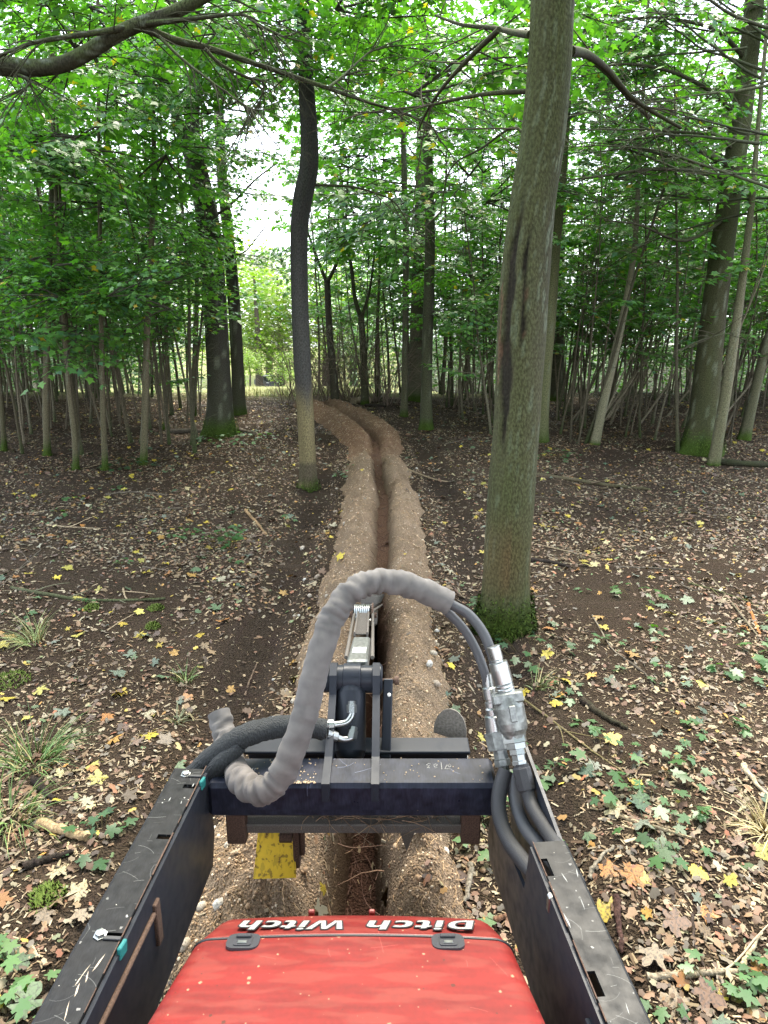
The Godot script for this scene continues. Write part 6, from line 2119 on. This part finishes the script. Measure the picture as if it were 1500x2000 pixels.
	for i in 240:
		var z := f(-24.0, -42.0)
		var x := (f(-500, 2000) - 750.0) / FOCAL * -z
		if x < 2.0 and absf(x - GAP * z) < 2.4 - 0.12 * (z + 20.0): continue
		places.append(Transform3D(Basis(Vector3.UP, f(0, TAU)) * Basis.from_scale(Vector3(1.6, 1.3, 1.6) * f(0.7, 1.2)), Vector3(x, ground_height(x, z) + f(0.5, 2.4), z)))
		tints.push_back(Color.WHITE)
	scatter("far_undergrowth", clump.mesh(), M.leaf, places, tints)
	# shrubs
	for e in [[610, 790, 2.6, 26], [640, 786, 3.0, 30], [735, 785, 3.2, 34], [760, 790, 2.4, 26], [690, 780, 3.0, 30], [590, 792, 2.2, 20], [555, 790, 1.6, 14], [880, 795, 2.0, 18], [675, 775, 3.4, 30]]:
		var p := on_ground(e[0], e[1])
		bare_shrub("bare twiggy shrub %s" % ("right of the bright gap" if e[0] < 660 else "behind the pale sawn log" if e[0] < 720 else "between the thin forking trunk and the dark upright trunk" if e[0] < 800 else "left of the scarred trunk"), p, e[2], e[3], int(e[0]))

func field() -> void:
	var kits := []
	for k in 2:
		var q := RandomNumberGenerator.new()
		q.seed = 50 + k
		var b := Buf.new()
		# a rounded open crown of leaf clumps, 1 m across, scaled up for each tree
		for i in 1500:
			var d := Vector3(q.randf_range(-1, 1), q.randf_range(-0.8, 1), q.randf_range(-1, 1))
			if d.length() > 1.0 or d.length() < 0.35: continue
			var lump := noise.get_noise_3d(d.x * 140.0 + k * 90.0, d.y * 140.0, d.z * 140.0)
			if lump < -0.12: continue
			var o := d * 0.5 * (0.95 + 0.5 * lump)
			var c := Color(0.16, 0.27, 0.05).lerp(Color(0.30, 0.36, 0.07), q.randf()) * q.randf_range(0.8, 1.2)
			b.leaf(o, Vector3(q.randf_range(-1, 1), q.randf_range(-0.6, 0.4), q.randf_range(-1, 1)).normalized(), Vector3(q.randf_range(-0.7, 0.7), 1, q.randf_range(-0.7, 0.7)).normalized(), q.randf_range(0.035, 0.07), c, star)
		kits.append(b.mesh())
	for e in [[505, 720, -78.0, 15.0, "tall yellow-green tree in the middle of the bright gap beyond the field"], [548, 722, -88.0, 17.0, "rounded yellow-green tree right of the middle of the bright gap"], [470, 722, -84.0, 18.0, "tree beyond the field partly behind the dark straight trunk"], [592, 722, -80.0, 15.0, "tree beyond the field seen right of the slender trunk"], [525, 700, -118.0, 22.0, "far hazy tree closing the bright gap"], [636, 715, -90.0, 18.0, "tree beyond the field behind the wide V tree"], [425, 715, -95.0, 19.0, "tree beyond the field hidden behind the forked tree"], [690, 715, -100.0, 20.0, "tree beyond the field behind the bare shrubs"], [487, 738, -62.0, 3.4, "low bright shrub at the left of the field"], [566, 742, -56.0, 3.2, "low bright shrub behind the slender trunk"]]:
		var p := at_z(e[0], e[1], e[2])
		p.y = ground_height(p.x, p.z)
		var t := thing("field_tree", e[4], "tree", p, "trees beyond the field")
		var b := Buf.new()
		var high: float = e[3]
		b.tube(PackedVector3Array([Vector3(0, -0.2, 0), Vector3(0.1, high * 0.4, 0), Vector3(0, high * 0.8, 0.1)]), PackedFloat32Array([high * 0.03, high * 0.02, high * 0.008]), 8, Color(0.10, 0.085, 0.06))
		part("trunk", b.mesh(), M.bark, t)
		for k in 7:
			var o := part("crown", kits[k % 2], M.leaf, t, "stuff")
			var r := high * f(0.42, 0.62)
			o.transform = Transform3D(Basis(Vector3.UP, f(0, TAU)) * Basis.from_scale(Vector3(r, r * 0.8, r)), Vector3(f(-0.28, 0.28) * high, high * f(0.25, 0.85), f(-0.28, 0.28) * high))
	# a dark car standing far off in the field
	var p := at_z(521, 757, -84.0)
	p.y = ground_height(p.x, p.z)
	var t := thing("parked_car", "dark car glimpsed far off through the bright gap", "car", p)
	t.rotation.y = 0.5
	var b := Buf.new()
	var side := Transform3D(Basis(Vector3.BACK, Vector3.UP, Vector3.BACK.cross(Vector3.UP)), Vector3.ZERO)
	b.prism(side, PackedVector2Array([Vector2(-2.1, 0.3), Vector2(-2.1, 0.75), Vector2(-1.9, 0.9), Vector2(-1.2, 1.0), Vector2(-0.6, 1.45), Vector2(0.9, 1.47), Vector2(1.7, 1.0), Vector2(2.1, 0.9), Vector2(2.15, 0.35)]), 1.7)
	part("body", b.mesh(), M.car_dark, t)
	b = Buf.new()
	b.prism(side, PackedVector2Array([Vector2(-1.0, 1.02), Vector2(-0.55, 1.38), Vector2(0.85, 1.40), Vector2(1.45, 1.02)]), 1.72)
	part("window", b.mesh(), M.glass_dark, t)
	for x in [-0.78, 0.78]:
		for z in [-1.3, 1.35]:
			b = Buf.new()
			b.turned(Vector3(x - 0.1, 0.32, z), Vector3(x + 0.1, 0.32, z), [[0.0, 0.32], [1.0, 0.32]], 18)
			part("wheel", b.mesh(), M.rubber, t)
		b = Buf.new()
		b.box(Transform3D(Basis.IDENTITY, Vector3(x * 0.75, 0.78, 2.13)), Vector3(0.35, 0.14, 0.05), 0.02)
		part("headlight", b.mesh(), M.label_white, t)
	# tall meadow grass
	var blade := Buf.new()
	for i in 7:
		var a := f(0, TAU)
		var d := Vector3(cos(a) * 0.35, 1, sin(a) * 0.35)
		var s := Vector3(-sin(a), 0, cos(a)) * 0.02
		blade.tri(Vector3(cos(a), 0, sin(a)) * 0.06 - s, Vector3(cos(a), 0, sin(a)) * 0.06 + s, d * f(0.6, 1.0), Vector3(0, 1, 0.2).normalized())
	var places := []
	var cols := PackedColorArray()
	for i in 9000:
		var z := -20.0 - 60.0 * pow(rng.randf(), 1.4)
		var x := z * f(0.02, 0.24)
		places.append(Transform3D(Basis(Vector3.UP, f(0, TAU)) * Basis.from_scale(Vector3.ONE * f(0.15, 0.38)), Vector3(x, ground_height(x, z) - 0.02, z)))
		cols.push_back(Color(0.42, 0.38, 0.16).lerp(Color(0.22, 0.30, 0.08), rng.randf()) * f(0.8, 1.2))
	scatter("meadow_grass", blade.mesh(), M.leaf_dry, places, cols)

func _ready() -> void:
	rng.seed = 20240917
	noise.noise_type = FastNoiseLite.TYPE_SIMPLEX_SMOOTH
	noise.frequency = 0.01
	noise.fractal_octaves = 2
	fine.noise_type = FastNoiseLite.TYPE_SIMPLEX_SMOOTH
	fine.frequency = 0.01
	fine.fractal_octaves = 3
	fine.seed = 9
	# camera
	var cam := Camera3D.new()
	cam.name = "camera"
	add_child(cam)
	cam.position = EYE
	cam.rotation_degrees = Vector3(-PITCH, 0, 0)
	cam.fov = rad_to_deg(2.0 * atan(1000.0 / FOCAL))
	cam.far = 800.0
	cam.near = 0.05
	cam.current = true
	# sky: bright thin cloud
	var sky := ProceduralSkyMaterial.new()
	sky.sky_top_color = Color(0.86, 0.91, 1.0)
	sky.sky_horizon_color = Color(0.97, 0.98, 1.0)
	sky.sky_curve = 0.2
	sky.sky_energy_multiplier = 1.0
	sky.ground_bottom_color = Color(0.35, 0.36, 0.3)
	sky.ground_horizon_color = Color(0.9, 0.92, 0.92)
	var env := Environment.new()
	env.background_mode = Environment.BG_SKY
	env.sky = Sky.new()
	env.sky.sky_material = sky
	env.tonemap_mode = Environment.TONE_MAPPER_LINEAR
	env.tonemap_exposure = 5.4
	env.sdfgi_enabled = true
	env.ssao_enabled = true
	env.ssil_enabled = true
	var we := WorldEnvironment.new()
	we.name = "world"
	we.environment = env
	add_child(we)
	var sun := DirectionalLight3D.new()
	sun.name = "sun"
	sun.rotation_degrees = Vector3(-58, 168, 0)
	sun.light_energy = 0.8
	sun.light_color = Color(1.0, 0.97, 0.91)
	sun.light_angular_distance = 24.0
	sun.shadow_enabled = true
	add_child(sun)
	make_materials()
	noise.seed = 1
	make_lobed()
	build_ground()
	build_banks()
	make_kits()
	main_trees()
	saplings()
	field()
	make_loader()
	make_trencher()
	floor_things()
	litter()
